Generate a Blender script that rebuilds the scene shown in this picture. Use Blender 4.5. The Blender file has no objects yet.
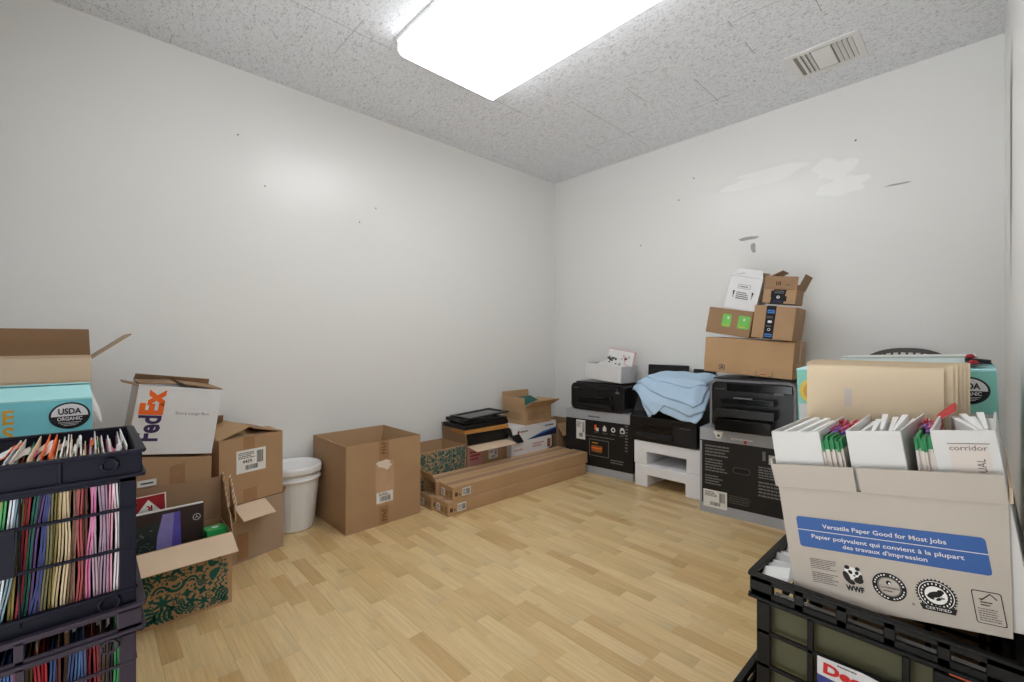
import bpy, bmesh, math, random
from mathutils import Vector, Matrix, Euler
R = math.radians
SC = bpy.context.scene
COL = SC.collection

# ------------------------------------------------------------------ materials
def lin(c):
    o = []
    for v in c:
        v = v / 255.0
        o.append(v / 12.92 if v <= 0.04045 else ((v + 0.055) / 1.055) ** 2.4)
    return (o[0], o[1], o[2], 1.0)

class NT:
    def __init__(s, m):
        m.use_nodes = True
        s.t = m.node_tree
        s.t.nodes.clear()
    def n(s, typ, **kw):
        nd = s.t.nodes.new(typ)
        for k, v in kw.items():
            if k.startswith('i_'):
                key = k[2:]
                nd.inputs[int(key) if key.isdigit() else key].default_value = v
            else:
                setattr(nd, k, v)
        return nd
    def l(s, a, ai, b, bi):
        s.t.links.new(a.outputs[ai], b.inputs[bi])
    def math(s, op, a, b=None, clamp=False):
        nd = s.t.nodes.new('ShaderNodeMath')
        nd.operation = op
        nd.use_clamp = clamp
        for i, v in enumerate((a, b)):
            if v is None: continue
            if isinstance(v, (int, float)): nd.inputs[i].default_value = v
            else: s.t.links.new(v, nd.inputs[i])
        return nd.outputs[0]

M = {}
def mat(name, rgb, rough=0.7, var=0.06, scale=18.0, stretch=(1, 1, 1), spec=0.3, bump=0.0, bscale=60.0, metal=0.0):
    if name in M: return name
    m = bpy.data.materials.new(name)
    k = NT(m)
    out = k.n('ShaderNodeOutputMaterial')
    b = k.n('ShaderNodeBsdfPrincipled')
    b.inputs['Roughness'].default_value = rough
    b.inputs['Specular IOR Level'].default_value = spec
    b.inputs['Metallic'].default_value = metal
    tc = k.n('ShaderNodeTexCoord')
    mp = k.n('ShaderNodeMapping')
    mp.inputs['Scale'].default_value = stretch
    k.l(tc, 'Object', mp, 'Vector')
    no = k.n('ShaderNodeTexNoise', i_Scale=scale, i_Detail=4.0)
    k.l(mp, 'Vector', no, 'Vector')
    hs = k.n('ShaderNodeHueSaturation')
    hs.inputs['Color'].default_value = lin(rgb)
    v = k.math('MULTIPLY_ADD', no.outputs['Fac'], 2 * var)
    v.node.inputs[2].default_value = 1.0 - var
    k.t.links.new(v, hs.inputs['Value'])
    k.l(hs, 'Color', b, 'Base Color')
    if bump > 0:
        nb = k.n('ShaderNodeTexNoise', i_Scale=bscale, i_Detail=3.0)
        k.l(tc, 'Object', nb, 'Vector')
        bp = k.n('ShaderNodeBump', i_Strength=bump, i_Distance=0.004)
        k.l(nb, 'Fac', bp, 'Height')
        k.l(bp, 'Normal', b, 'Normal')
    k.l(b, 'BSDF', out, 'Surface')
    M[name] = m
    return name

KR = dict(rough=0.75, var=0.10, scale=7.0, spec=0.25, bump=0.25, bscale=25.0)
mat('kraft', (178, 144, 110), **KR)
mat('kraft_tan', (188, 153, 115), **KR)
mat('kraft_dark', (158, 126, 96), **KR)
mat('kraft_grey', (173, 149, 126), **KR)
mat('kraft_light', (222, 196, 168), **KR)
mat('kraft_inside', (170, 137, 108), **KR)
mat('torn_paper', (225, 212, 196), rough=0.9)
mat('tape_brown', (164, 124, 90), rough=0.35, var=0.15, scale=40)
mat('tape_print', (92, 62, 44), rough=0.5)
mat('tape_clear', (196, 160, 130), rough=0.22, var=0.12, scale=30, spec=0.5)
mat('white_card', (228, 227, 228), rough=0.6, var=0.03)
mat('grey_card', (205, 206, 208), rough=0.6, var=0.03)
mat('offwhite_card', (190, 180, 169), rough=0.7, var=0.05, scale=6, bump=0.2, bscale=12)
mat('paper', (238, 237, 234), rough=0.7, var=0.03)
mat('label_white', (236, 234, 230), rough=0.5, var=0.02)
mat('ink', (28, 26, 28), rough=0.6, var=0.05)
mat('ink_grey', (120, 118, 118), rough=0.6)
mat('ink_soft', (84, 80, 80), rough=0.6)
mat('purple_ink', (66, 48, 92), rough=0.5)
mat('orange_ink', (244, 108, 36), rough=0.5)
mat('blue_ink', (50, 92, 158), rough=0.5, var=0.03)
mat('blue_light_ink', (70, 130, 200), rough=0.5)
mat('white_ink', (222, 220, 222), rough=0.5)
mat('teal', (120, 198, 208), rough=0.5, var=0.04)
mat('teal_lit', (172, 228, 230), rough=0.5, var=0.03)  # flap teal, with the light on tilted flaps put into the colour
mat('mint', (138, 206, 192), rough=0.5, var=0.04)
mat('ochre', (210, 160, 62), rough=0.5)
mat('yellow', (226, 196, 84), rough=0.5)
mat('leaf_ink', (24, 92, 84), rough=0.6, var=0.08)
mat('leaf_ink_blue', (36, 98, 96), rough=0.6, var=0.08)
mat('crate_navy', (15, 15, 30), rough=0.5, var=0.10, spec=0.22)
mat('crate_plum', (54, 46, 57), rough=0.5, var=0.08, spec=0.25)
mat('crate_black', (15, 15, 14), rough=0.45, var=0.10, spec=0.25)
mat('olive_card', (98, 96, 72), rough=0.7)
mat('plastic_black', (20, 20, 22), rough=0.3, var=0.08, spec=0.5)
mat('plastic_gloss', (13, 13, 15), rough=0.14, var=0.05, spec=0.5)
mat('plastic_dark', (38, 38, 42), rough=0.4, var=0.06)
mat('plastic_grey', (122, 122, 126), rough=0.4, var=0.05)
mat('silver_trim', (150, 152, 158), rough=0.3, metal=0.6, var=0.04)
mat('box_black', (22, 22, 24), rough=0.4, var=0.15, scale=9, spec=0.4)
mat('box_silver', (172, 174, 180), rough=0.4, var=0.05)
mat('foam', (244, 243, 246), rough=0.85, var=0.02, bump=0.3, bscale=140)
mat('bucket_white', (240, 240, 240), rough=0.35, var=0.02, spec=0.5)
mat('gown_blue', (190, 216, 240), rough=0.85, var=0.03, bump=0.3, bscale=60)
mat('wood_frame', (196, 140, 72), rough=0.5, var=0.12, scale=30, stretch=(1, 8, 8))
mat('frame_black', (24, 22, 22), rough=0.35)
mat('glass_dark', (36, 40, 46), rough=0.08, spec=0.7)
mat('red', (190, 40, 50), rough=0.5)
mat('deep_red', (164, 36, 46), rough=0.45)
mat('book_dark', (58, 46, 46), rough=0.35)
mat('forest', (44, 56, 54), rough=0.4, var=0.6, scale=60)
mat('lavender', (150, 140, 206), rough=0.6, var=0.25, scale=25, stretch=(1, 6, 1))
mat('violet', (104, 92, 190), rough=0.6, var=0.3, scale=30)
mat('green_pack', (44, 160, 84), rough=0.45, var=0.1)
mat('green_sticker', (122, 200, 98), rough=0.4, var=0.12, scale=60)
mat('manila', (230, 209, 178), rough=0.7, var=0.02)
mat('vinyl_white', (210, 207, 203), rough=0.4, var=0.02, spec=0.4)
mat('tab_green', (34, 128, 74), rough=0.5)
mat('tab_purple', (124, 84, 160), rough=0.5, var=0.3, scale=120)
mat('tab_pink', (206, 96, 130), rough=0.5, var=0.3, scale=120)
mat('tab_red', (190, 58, 60), rough=0.5, var=0.2, scale=120)
mat('chart_white', (214, 203, 194), rough=0.7, var=0.04)
mat('chair_grey', (92, 88, 88), rough=0.5)
mat('vent_metal', (240, 239, 237), rough=0.4, var=0.03)
mat('vent_dark', (150, 146, 142), rough=0.8)
mat('fixture_white', (238, 238, 238), rough=0.4, var=0.01)
mat('added_door_white', (220, 218, 214), rough=0.4, var=0.02)
mat('pink_print', (196, 140, 136), rough=0.6)
mat('navy_print', (40, 44, 84), rough=0.5, var=0.3, scale=30)
mat('orange_sticker', (226, 108, 66), rough=0.5)
mat('decal_red', (206, 44, 44), rough=0.5)
mat('decal_blue', (58, 66, 140), rough=0.5)
mat('photo_brown', (150, 96, 52), rough=0.4, var=0.5, scale=30)
mat('flower_pink', (222, 176, 176), rough=0.6, var=0.1)
mat('stem_dark', (70, 66, 62), rough=0.6, var=0.4, scale=60)
mat('plaster', (176, 166, 156), rough=0.9, var=0.2, scale=40)
mat('scuff', (168, 168, 166), rough=0.7, var=0.2, scale=60)
mat('nail', (70, 66, 64), rough=0.4, metal=0.5)

def special(name, fn):
    m = bpy.data.materials.new(name)
    k = NT(m)
    out = k.n('ShaderNodeOutputMaterial')
    b = k.n('ShaderNodeBsdfPrincipled')
    k.l(b, 'BSDF', out, 'Surface')
    tc = k.n('ShaderNodeTexCoord')
    fn(k, b, tc)
    M[name] = m

def mixrgb(k, fac, a, b):
    nd = k.t.nodes.new('ShaderNodeMix')
    nd.data_type = 'RGBA'
    for i, v in ((0, fac), (6, a), (7, b)):
        if isinstance(v, (int, float, tuple)): nd.inputs[i].default_value = v
        else: k.t.links.new(v, nd.inputs[i])
    return nd.outputs[2]

def wall_mat(k, b, tc):
    b.inputs['Roughness'].default_value = 0.27
    b.inputs['Specular IOR Level'].default_value = 0.5
    no = k.n('ShaderNodeTexNoise', i_Scale=1.3, i_Detail=3.0)
    k.l(tc, 'Object', no, 'Vector')
    c = mixrgb(k, no.outputs['Fac'], lin((237, 236, 233)), lin((241, 240, 237)))
    k.t.links.new(c, b.inputs['Base Color'])
    n2 = k.n('ShaderNodeTexNoise', i_Scale=7.0, i_Detail=5.0)
    k.l(tc, 'Object', n2, 'Vector')
    bp = k.n('ShaderNodeBump', i_Strength=0.12, i_Distance=0.01)
    k.l(n2, 'Fac', bp, 'Height')
    k.l(bp, 'Normal', b, 'Normal')
special('wall_paint', wall_mat)

def patch_mat(k, b, tc):
    b.inputs['Roughness'].default_value = 0.3
    b.inputs['Base Color'].default_value = lin((244, 243, 240))  # slightly lighter than the wall: repair paint plus painted-in lamp reflection
    b.inputs['Specular IOR Level'].default_value = 0.5
special('patch_sheen_paint', patch_mat)

def floor_mat(k, b, tc):
    sx = k.n('ShaderNodeSeparateXYZ')
    k.l(tc, 'Object', sx, 'Vector')
    X, Y = sx.outputs['X'], sx.outputs['Y']
    W, L = 0.056, 0.27
    row = k.math('FLOOR', k.math('DIVIDE', Y, W))
    wn = k.n('ShaderNodeTexWhiteNoise', noise_dimensions='1D')
    k.t.links.new(row, wn.inputs['W'])
    xs = k.math('DIVIDE', k.math('ADD', X, k.math('MULTIPLY', wn.outputs['Value'], 7.3)), L)
    colm = k.math('FLOOR', xs)
    cb = k.n('ShaderNodeCombineXYZ')
    k.t.links.new(row, cb.inputs['X']); k.t.links.new(colm, cb.inputs['Y'])
    w2 = k.n('ShaderNodeTexWhiteNoise', noise_dimensions='3D')
    k.l(cb, 'Vector', w2, 'Vector')
    ramp = k.n('ShaderNodeValToRGB')
    r = ramp.color_ramp
    r.elements[0].position = 0.0; r.elements[0].color = lin((206, 168, 114))
    r.elements[1].position = 1.0; r.elements[1].color = lin((230, 202, 152))
    e = r.elements.new(0.18); e.color = lin((217, 184, 130))
    e = r.elements.new(0.5); e.color = lin((225, 195, 143))
    e = r.elements.new(0.85); e.color = lin((229, 200, 149))
    k.l(w2, 'Value', ramp, 'Fac')
    # grain along the strips
    mp = k.n('ShaderNodeMapping')
    mp.inputs['Scale'].default_value = (3.0, 75, 1)
    off = k.n('ShaderNodeVectorMath', operation='MULTIPLY_ADD')
    k.l(cb, 'Vector', off, 0)
    off.inputs[1].default_value = (3.7, 5.1, 0)
    k.l(tc, 'Object', off, 2)
    k.l(off, 'Vector', mp, 'Vector')
    g = k.n('ShaderNodeTexNoise', i_Scale=1.6, i_Detail=6.0, i_Roughness=0.65, i_Distortion=0.6)
    k.l(mp, 'Vector', g, 'Vector')
    gr = k.n('ShaderNodeMapRange')
    gr.inputs['From Min'].default_value = 0.3; gr.inputs['From Max'].default_value = 0.7
    gr.inputs['To Min'].default_value = 0.83; gr.inputs['To Max'].default_value = 1.10
    k.l(g, 'Fac', gr, 'Value')
    # knots
    kn = k.n('ShaderNodeTexNoise', i_Scale=9.0, i_Detail=2.0)
    k.l(tc, 'Object', kn, 'Vector')
    kr = k.n('ShaderNodeMapRange')
    kr.inputs['From Min'].default_value = 0.68; kr.inputs['From Max'].default_value = 0.78
    kr.inputs['To Min'].default_value = 1.0; kr.inputs['To Max'].default_value = 0.8
    k.l(kn, 'Fac', kr, 'Value')
    hs = k.n('ShaderNodeHueSaturation')
    k.l(ramp, 'Color', hs, 'Color')
    v = k.math('MULTIPLY', gr.outputs['Result'], kr.outputs['Result'])
    # strip seams
    fy = k.math('FRACT', k.math('DIVIDE', Y, W * 3))
    seam = k.math('LESS_THAN', fy, 0.012)
    fx = k.math('FRACT', xs)
    seam2 = k.math('MULTIPLY', k.math('LESS_THAN', fx, 0.005), 0.4)
    sm = k.math('SUBTRACT', 1.0, k.math('MULTIPLY', k.math('MAXIMUM', seam, seam2), 0.28))
    w3 = k.n('ShaderNodeTexWhiteNoise', noise_dimensions='4D', i_W=3.0)
    k.l(cb, 'Vector', w3, 'Vector')
    tail = k.math('MULTIPLY', k.math('POWER', fx, 3.0), k.math('MULTIPLY', k.math('GREATER_THAN', w3.outputs['Value'], 0.55), 0.13))
    sm = k.math('MULTIPLY', sm, k.math('SUBTRACT', 1.0, tail))
    k.t.links.new(k.math('MULTIPLY', v, sm), hs.inputs['Value'])
    k.l(hs, 'Color', b, 'Base Color')
    b.inputs['Roughness'].default_value = 0.3
    b.inputs['Specular IOR Level'].default_value = 0.45
special('laminate', floor_mat)

def ceil_mat(k, b, tc):
    b.inputs['Roughness'].default_value = 0.9
    b.inputs['Specular IOR Level'].default_value = 0.1
    mp = k.n('ShaderNodeMapping')
    mp.inputs['Scale'].default_value = (1.0, 2.0, 1.0)
    mp.inputs['Rotation'].default_value = (0, 0, 0.35)
    k.l(tc, 'Object', mp, 'Vector')
    wn = k.n('ShaderNodeTexNoise', i_Scale=52.0, i_Detail=3.0, i_Roughness=0.62, i_Distortion=1.6)
    k.l(mp, 'Vector', wn, 'Vector')
    pr = k.n('ShaderNodeMapRange')
    pr.inputs['From Min'].default_value = 0.36; pr.inputs['From Max'].default_value = 0.46
    k.l(wn, 'Fac', pr, 'Value')
    sx = k.n('ShaderNodeSeparateXYZ')
    k.l(tc, 'Object', sx, 'Vector')
    n3 = k.n('ShaderNodeTexNoise', i_Scale=2.7, i_Detail=1.0)
    k.l(tc, 'Object', n3, 'Vector')
    brk = k.math('GREATER_THAN', n3.outputs['Fac'], 0.56)
    jx = k.math('LESS_THAN', k.math('FRACT', k.math('DIVIDE', k.math('ADD', sx.outputs['X'], 10.56), 0.305)), 0.010)
    jy = k.math('LESS_THAN', k.math('FRACT', k.math('DIVIDE', k.math('ADD', sx.outputs['Y'], 10.08), 0.61)), 0.004)
    j = k.math('MULTIPLY', k.math('MAXIMUM', jx, jy), brk)
    c = mixrgb(k, pr.outputs['Result'], lin((204, 204, 208)), lin((246, 248, 253)))
    c2 = mixrgb(k, k.math('MULTIPLY', j, 0.6), c, lin((120, 112, 106)))
    k.t.links.new(c2, b.inputs['Base Color'])
    bp = k.n('ShaderNodeBump', i_Strength=0.55, i_Distance=0.004)
    k.l(pr, 'Result', bp, 'Height')
    k.l(bp, 'Normal', b, 'Normal')
special('acoustic_tile', ceil_mat)

def emit(name, rgb, strength):
    m = bpy.data.materials.new(name)
    k = NT(m)
    out = k.n('ShaderNodeOutputMaterial')
    e = k.n('ShaderNodeEmission')
    e.inputs['Color'].default_value = rgb
    e.inputs['Strength'].default_value = strength
    k.l(e, 'Emission', out, 'Surface')
    M[name] = m
LAMP = 5.6
emit('diffuser_glow', (0.955, 0.98, 1.0, 1), LAMP)
emit('diffuser_side_glow', (0.955, 0.98, 1.0, 1), LAMP * 1.0)

# ------------------------------------------------------------------ mesh helper
class Fr:
    """plane of a face: origin, u to the viewer's right, v up, n outward"""
    def __init__(s, o, u, v):
        s.o, s.u, s.v = Vector(o), Vector(u).normalized(), Vector(v).normalized()
        s.n = s.u.cross(s.v)
    def p(s, a, b, c=0.0):
        return s.o + s.u * a + s.v * b + s.n * c

_tx = {}
def text_geo(txt, bold):
    key = (txt, bold)
    if key in _tx: return _tx[key]
    cu = bpy.data.curves.new('lettering', 'FONT')
    cu.body = txt
    cu.size = 1.0
    cu.resolution_u = 3
    cu.offset = bold
    ob = bpy.data.objects.new('lettering', cu)
    me = bpy.data.meshes.new_from_object(ob)
    vs = [(v.co.x, v.co.y) for v in me.vertices]
    fs = [tuple(p.vertices) for p in me.polygons]
    bpy.data.objects.remove(ob); bpy.data.meshes.remove(me); bpy.data.curves.remove(cu)
    x0 = min(v[0] for v in vs); x1 = max(v[0] for v in vs)
    _tx[key] = ([(v[0] - x0, v[1]) for v in vs], fs, x1 - x0)
    return _tx[key]

CAP = 0.69
class MB:
    def __init__(s):
        s.v, s.f, s.m, s.mats = [], [], [], []
    def mi(s, m):
        if m not in s.mats: s.mats.append(m)
        return s.mats.index(m)
    def face(s, pts, m):
        i = len(s.v)
        s.v += [tuple(p) for p in pts]
        s.f.append(tuple(range(i, i + len(pts)))); s.m.append(s.mi(m))
    def mesh(s, vs, fs, m):
        i = len(s.v)
        s.v += [tuple(p) for p in vs]
        k = s.mi(m)
        for f in fs:
            s.f.append(tuple(a + i for a in f)); s.m.append(k)
    def box(s, x0, x1, y0, y1, z0, z1, m):
        s.mesh([(x0, y0, z0), (x1, y0, z0), (x1, y1, z0), (x0, y1, z0), (x0, y0, z1), (x1, y0, z1), (x1, y1, z1), (x0, y1, z1)],
               [(0, 3, 2, 1), (4, 5, 6, 7), (0, 1, 5, 4), (1, 2, 6, 5), (2, 3, 7, 6), (3, 0, 4, 7)], m)
        return s
    def prism(s, poly, vec, m):
        n = len(poly)
        a = [Vector(p) for p in poly]; vec = Vector(vec)
        vs = a + [p + vec for p in a]
        fs = [tuple(range(n))[::-1], tuple(range(n, 2 * n))] + [(i, (i + 1) % n, n + (i + 1) % n, n + i) for i in range(n)]
        s.mesh(vs, fs, m)
        return s
    def tube(s, pts, r, m, n=8, closed=False):
        pts = [Vector(p) for p in pts]
        N = len(pts); vs, fs = [], []
        ref = Vector((0, 0, 1))
        for i, p in enumerate(pts):
            a = pts[i - 1] if (i > 0 or closed) else p
            b = pts[(i + 1) % N] if (i < N - 1 or closed) else p
            d = (b - a).normalized()
            q = ref if abs(d.dot(ref)) < 0.95 else Vector((0, 1, 0))
            u = d.cross(q).normalized(); w = u.cross(d)
            rr = r[i] if isinstance(r, (list, tuple)) else r
            for k in range(n):
                t = 2 * math.pi * k / n
                vs.append(p + u * (rr * math.cos(t)) + w * (rr * math.sin(t)))
        for i in range(N if closed else N - 1):
            for k in range(n):
                a, b = i * n, ((i + 1) % N) * n
                fs.append((a + k, a + (k + 1) % n, b + (k + 1) % n, b + k))
        if not closed:
            fs.append(tuple(range(n))[::-1]); fs.append(tuple(range((N - 1) * n, N * n)))
        s.mesh(vs, fs, m)
        return s
    def lathe(s, prof, m, n=40, c=(0, 0)):
        vs, fs = [], []
        for r, z in prof:
            for k in range(n):
                t = 2 * math.pi * k / n
                vs.append((c[0] + r * math.cos(t), c[1] + r * math.sin(t), z))
        for i in range(len(prof) - 1):
            for k in range(n):
                fs.append((i * n + k, i * n + (k + 1) % n, (i + 1) * n + (k + 1) % n, (i + 1) * n + k))
        fs.append(tuple(range(n))[::-1])
        fs.append(tuple(range((len(prof) - 1) * n, len(prof) * n)))
        s.mesh(vs, fs, m)
        return s
    # flat print on a face
    def rect(s, fr, u0, v0, u1, v1, m, c=0.0):
        s.face([fr.p(u0, v0, c), fr.p(u1, v0, c), fr.p(u1, v1, c), fr.p(u0, v1, c)], m); return s
    def poly(s, fr, pts, m, c=0.0):
        s.face([fr.p(a, b, c) for a, b in pts], m); return s
    def rrect(s, fr, u0, v0, u1, v1, r, m, c=0.0):
        pts = []
        for cx, cy, a0 in ((u1 - r, v0 + r, -90), (u1 - r, v1 - r, 0), (u0 + r, v1 - r, 90), (u0 + r, v0 + r, 180)):
            for k in range(5):
                a = R(a0 + 22.5 * k)
                pts.append((cx + r * math.cos(a), cy + r * math.sin(a)))
        return s.poly(fr, pts, m, c)
    def ell(s, fr, u, v, ru, rv, m, c=0.0, rot=0, n=24):
        ca, sa = math.cos(R(rot)), math.sin(R(rot))
        pts = []
        for k in range(n):
            t = 2 * math.pi * k / n
            x, y = ru * math.cos(t), rv * math.sin(t)
            pts.append((u + x * ca - y * sa, v + x * sa + y * ca))
        return s.poly(fr, pts, m, c)
    def ring(s, fr, u, v, r0, r1, m, c=0.0, n=32, sv=1.0):
        for k in range(n):
            a, b = 2 * math.pi * k / n, 2 * math.pi * (k + 1) / n
            s.face([fr.p(u + r0 * math.cos(a), v + sv * r0 * math.sin(a), c), fr.p(u + r1 * math.cos(a), v + sv * r1 * math.sin(a), c),
                    fr.p(u + r1 * math.cos(b), v + sv * r1 * math.sin(b), c), fr.p(u + r0 * math.cos(b), v + sv * r0 * math.sin(b), c)], m)
        return s
    def frame(s, fr, u0, v0, u1, v1, t, m, c=0.0):
        s.rect(fr, u0, v0, u1, v0 + t, m, c); s.rect(fr, u0, v1 - t, u1, v1, m, c)
        s.rect(fr, u0, v0 + t, u0 + t, v1 - t, m, c); s.rect(fr, u1 - t, v0 + t, u1, v1 - t, m, c)
        return s
    def text(s, fr, txt, u, v, h, m, width=None, bold=0.0, rot=0, align='l', c=0.0, arc=None):
        """h = capital height; width squeezes or stretches to that length"""
        vs, fs, w = text_geo(txt, bold)
        sy = h / CAP
        sx = width / w if width else sy
        W = w * sx
        ox = {'l': 0, 'c': -W / 2, 'r': -W}[align]
        ca, sa = math.cos(R(rot)), math.sin(R(rot))
        P = []
        for x, y in vs:
            x, y = x * sx + ox, y * sy
            P.append(fr.p(u + x * ca - y * sa, v + x * sa + y * ca, c))
        s.mesh(P, fs, m); return s
    def lines(s, fr, u0, v0, u1, v1, n, m, seed=1, c=0.0, fill=0.5):
        rnd = random.Random(seed)
        dv = (v1 - v0) / n
        for k in range(n):
            y = v1 - (k + 1) * dv
            e = u1 - (u1 - u0) * rnd.uniform(0, 0.3)
            x = u0
            while x < e:
                l = (u1 - u0) * rnd.uniform(0.05, 0.16)
                x2 = min(x + l, e)
                s.rect(fr, x, y + dv * 0.2, x2, y + dv * (0.2 + fill), m, c)
                x = x2 + (u1 - u0) * 0.02
        return s
    def barcode(s, fr, u0, v0, u1, v1, m, seed=2, c=0.0):
        rnd = random.Random(seed); x = u0
        while x < u1:
            w = (u1 - u0) * rnd.choice((0.015, 0.025, 0.04))
            s.rect(fr, x, v0, min(x + w, u1), v1, m, c)
            x += w + (u1 - u0) * rnd.choice((0.015, 0.03))
        return s
    def build(s, name, parent=None, smooth=False, bevel=0.0, seg=2, solid=True, loc=(0, 0, 0), rumple=0.0, seed=0):
        me = bpy.data.meshes.new(name)
        me.from_pydata(s.v, [], s.f)
        for m in s.mats: me.materials.append(M[m])
        me.polygons.foreach_set('material_index', s.m)
        bm = bmesh.new(); bm.from_mesh(me)
        if rumple:
            bmesh.ops.remove_doubles(bm, verts=bm.verts, dist=1e-5)
            rnd = random.Random(seed)
            for v in bm.verts: v.co += Vector((rnd.uniform(-1, 1), rnd.uniform(-1, 1), rnd.uniform(-0.6, 0.6))) * rumple
        if solid: bmesh.ops.recalc_face_normals(bm, faces=bm.faces)
        if smooth:
            for f in bm.faces: f.smooth = True
        bm.to_mesh(me); bm.free()
        o = bpy.data.objects.new(name, me)
        COL.objects.link(o)
        o.location = loc
        if parent: o.parent = parent
        if bevel:
            md = o.modifiers.new('bevel', 'BEVEL'); md.width = bevel; md.segments = seg; md.limit_method = 'ANGLE'
        return o

def tag(o, label, cat, group=None):
    o['label'] = label; o['category'] = cat
    if group: o['group'] = group
    return o
def thing(name, label, cat, loc, rz=0, rx=0, ry=0, group=None):
    o = bpy.data.objects.new(name, None)
    o.empty_display_size = 0.05
    COL.objects.link(o)
    o.location = loc; o.rotation_euler = (R(rx), R(ry), R(rz))
    return tag(o, label, cat, group)
def struct(o):
    o['kind'] = 'structure'; return o

LIFT = 0.0007
def faces_of(w, d, h):
    e = LIFT
    return {'front': Fr((-w / 2, -d / 2 - e, 0), (1, 0, 0), (0, 0, 1)),
            'right': Fr((w / 2 + e, -d / 2, 0), (0, 1, 0), (0, 0, 1)),
            'left': Fr((-w / 2 - e, d / 2, 0), (0, -1, 0), (0, 0, 1)),
            'top': Fr((-w / 2, -d / 2, h + e), (1, 0, 0), (0, 1, 0))}

def add_flap(mb, w, d, h, side, length, ang, m, span=(0, 1), t=0.004, taper=0.0, jag=0, seed=0):
    """ang: 0 lies inward over the box, 90 upright, 180 out level, 270 hanging"""
    inw = {'front': Vector((0, 1, 0)), 'back': Vector((0, -1, 0)), 'left': Vector((1, 0, 0)), 'right': Vector((-1, 0, 0))}[side]
    if side in ('front', 'back'):
        y = -d / 2 if side == 'front' else d / 2
        a, b = Vector((-w / 2, y, h)), Vector((w / 2, y, h))
    else:
        x = -w / 2 if side == 'left' else w / 2
        a, b = Vector((x, -d / 2, h)), Vector((x, d / 2, h))
    p, q = a.lerp(b, span[0]), a.lerp(b, span[1])
    dirv = inw * math.cos(R(ang)) + Vector((0, 0, 1)) * math.sin(R(ang))
    nor = inw * -math.sin(R(ang)) + Vector((0, 0, 1)) * math.cos(R(ang))
    L = dirv * length
    ed = (q - p)
    far = [q + L - ed * taper, p + L + ed * taper]
    if jag:
        rnd = random.Random(seed)
        far = [far[0].lerp(far[1], i / jag) - dirv * (length * rnd.uniform(0.0, 0.28)) for i in range(jag + 1)]
    poly = [p, q] + far
    # keep the slab outside the wall line
    mb.prism([v + nor * 0.0008 for v in poly], nor * t, m)

def carton(name, label, loc, w, d, h, rz=0, rx=0, ry=0, m='kraft', inside='kraft_inside', opened=False, flaps=(), cat='cardboard box',
           group=None, slope=0.0, rumple=0.0, seed=0, t=0.004, tape=None):
    root = thing(name, label, cat, loc, rz, rx, ry, group)
    b = MB()
    X, Y = w / 2, d / 2
    def Z(x): return h + slope * x
    if opened:
        def wall(x0, x1, y0, y1):
            b.mesh([(x0, y0, 0), (x1, y0, 0), (x1, y1, 0), (x0, y1, 0), (x0, y0, Z(x0)), (x1, y0, Z(x1)), (x1, y1, Z(x1)), (x0, y1, Z(x0))],
                   [(0, 3, 2, 1), (4, 5, 6, 7), (0, 1, 5, 4), (1, 2, 6, 5), (2, 3, 7, 6), (3, 0, 4, 7)], m)
        wall(-X, X, -Y, -Y + t); wall(-X, X, Y - t, Y); wall(-X, -X + t, -Y + t, Y - t); wall(X - t, X, -Y + t, Y - t)
        b.box(-X + t, X - t, -Y + t, Y - t, 0, t, m)
        b.build('carton_body', root)
    else:
        n = 4
        vs, fs = [], []
        for k in range(n + 1):
            f = k / n
            bul = 0.0
            for (x, y) in ((-X, -Y), (0, -Y - bul), (X, -Y), (X, 0), (X, Y), (0, Y), (-X, Y), (-X, 0)):
                vs.append((x, y, Z(x) * f))
        for k in range(n):
            for i in range(8):
                fs.append((k * 8 + i, k * 8 + (i + 1) % 8, (k + 1) * 8 + (i + 1) % 8, (k + 1) * 8 + i))
        fs.append(tuple(range(8))[::-1]); fs.append(tuple(range(n * 8, n * 8 + 8)))
        b.mesh(vs, fs, m)
        b.build('carton_body', root, bevel=0.003, rumple=rumple, seed=seed)
    for fl in flaps:
        fm = fl.get('m', m)
        f = MB()
        add_flap(f, w, d, h, fl['side'], fl['len'], fl['ang'], fm, fl.get('span', (0, 1)), taper=fl.get('taper', 0.01), jag=fl.get('jag', 0), seed=seed + 5)
        f.build('flap', root)
    if tape:
        F = faces_of(w, d, h)
        for k, (face, u0, v0, u1, v1, tm) in enumerate(tape):
            MB().rect(F[face], u0, v0, u1, v1, tm, k * .0001).build('packing_tape', root, solid=False)
    return root

def shipping_label(root, fr, u0, v0, u1, v1, seed=1, rows=4, big=None, name='shipping_label', c=0.0):
    l = MB()
    W, H = u1 - u0, v1 - v0
    l.rect(fr, u0, v0, u1, v1, 'label_white', c)
    plate = l.build(name, root, solid=False)
    l = MB()
    c += 0.0004
    l.lines(fr, u0 + W * .06, v0 + H * .62, u0 + W * .62, v0 + H * .92, rows, 'ink_soft', seed, c)
    l.build('lettering', plate, solid=False)
    l = MB(); l.barcode(fr, u0 + W * .68, v0 + H * .35, u0 + W * .92, v0 + H * .9, 'ink', seed, c); l.build('barcode', plate, solid=False)
    l = MB()
    if big: l.text(fr, big, u0 + W * .36, v0 + H * .42, H * .14, 'ink', bold=.02, align='c', c=c)
    if big: l.build('number', plate, solid=False)
    l = MB(); l.barcode(fr, u0 + W * .3, v0 + H * .12, u0 + W * .72, v0 + H * .32, 'ink', seed + 3, c); l.build('barcode', plate, solid=False)
    return plate

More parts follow.
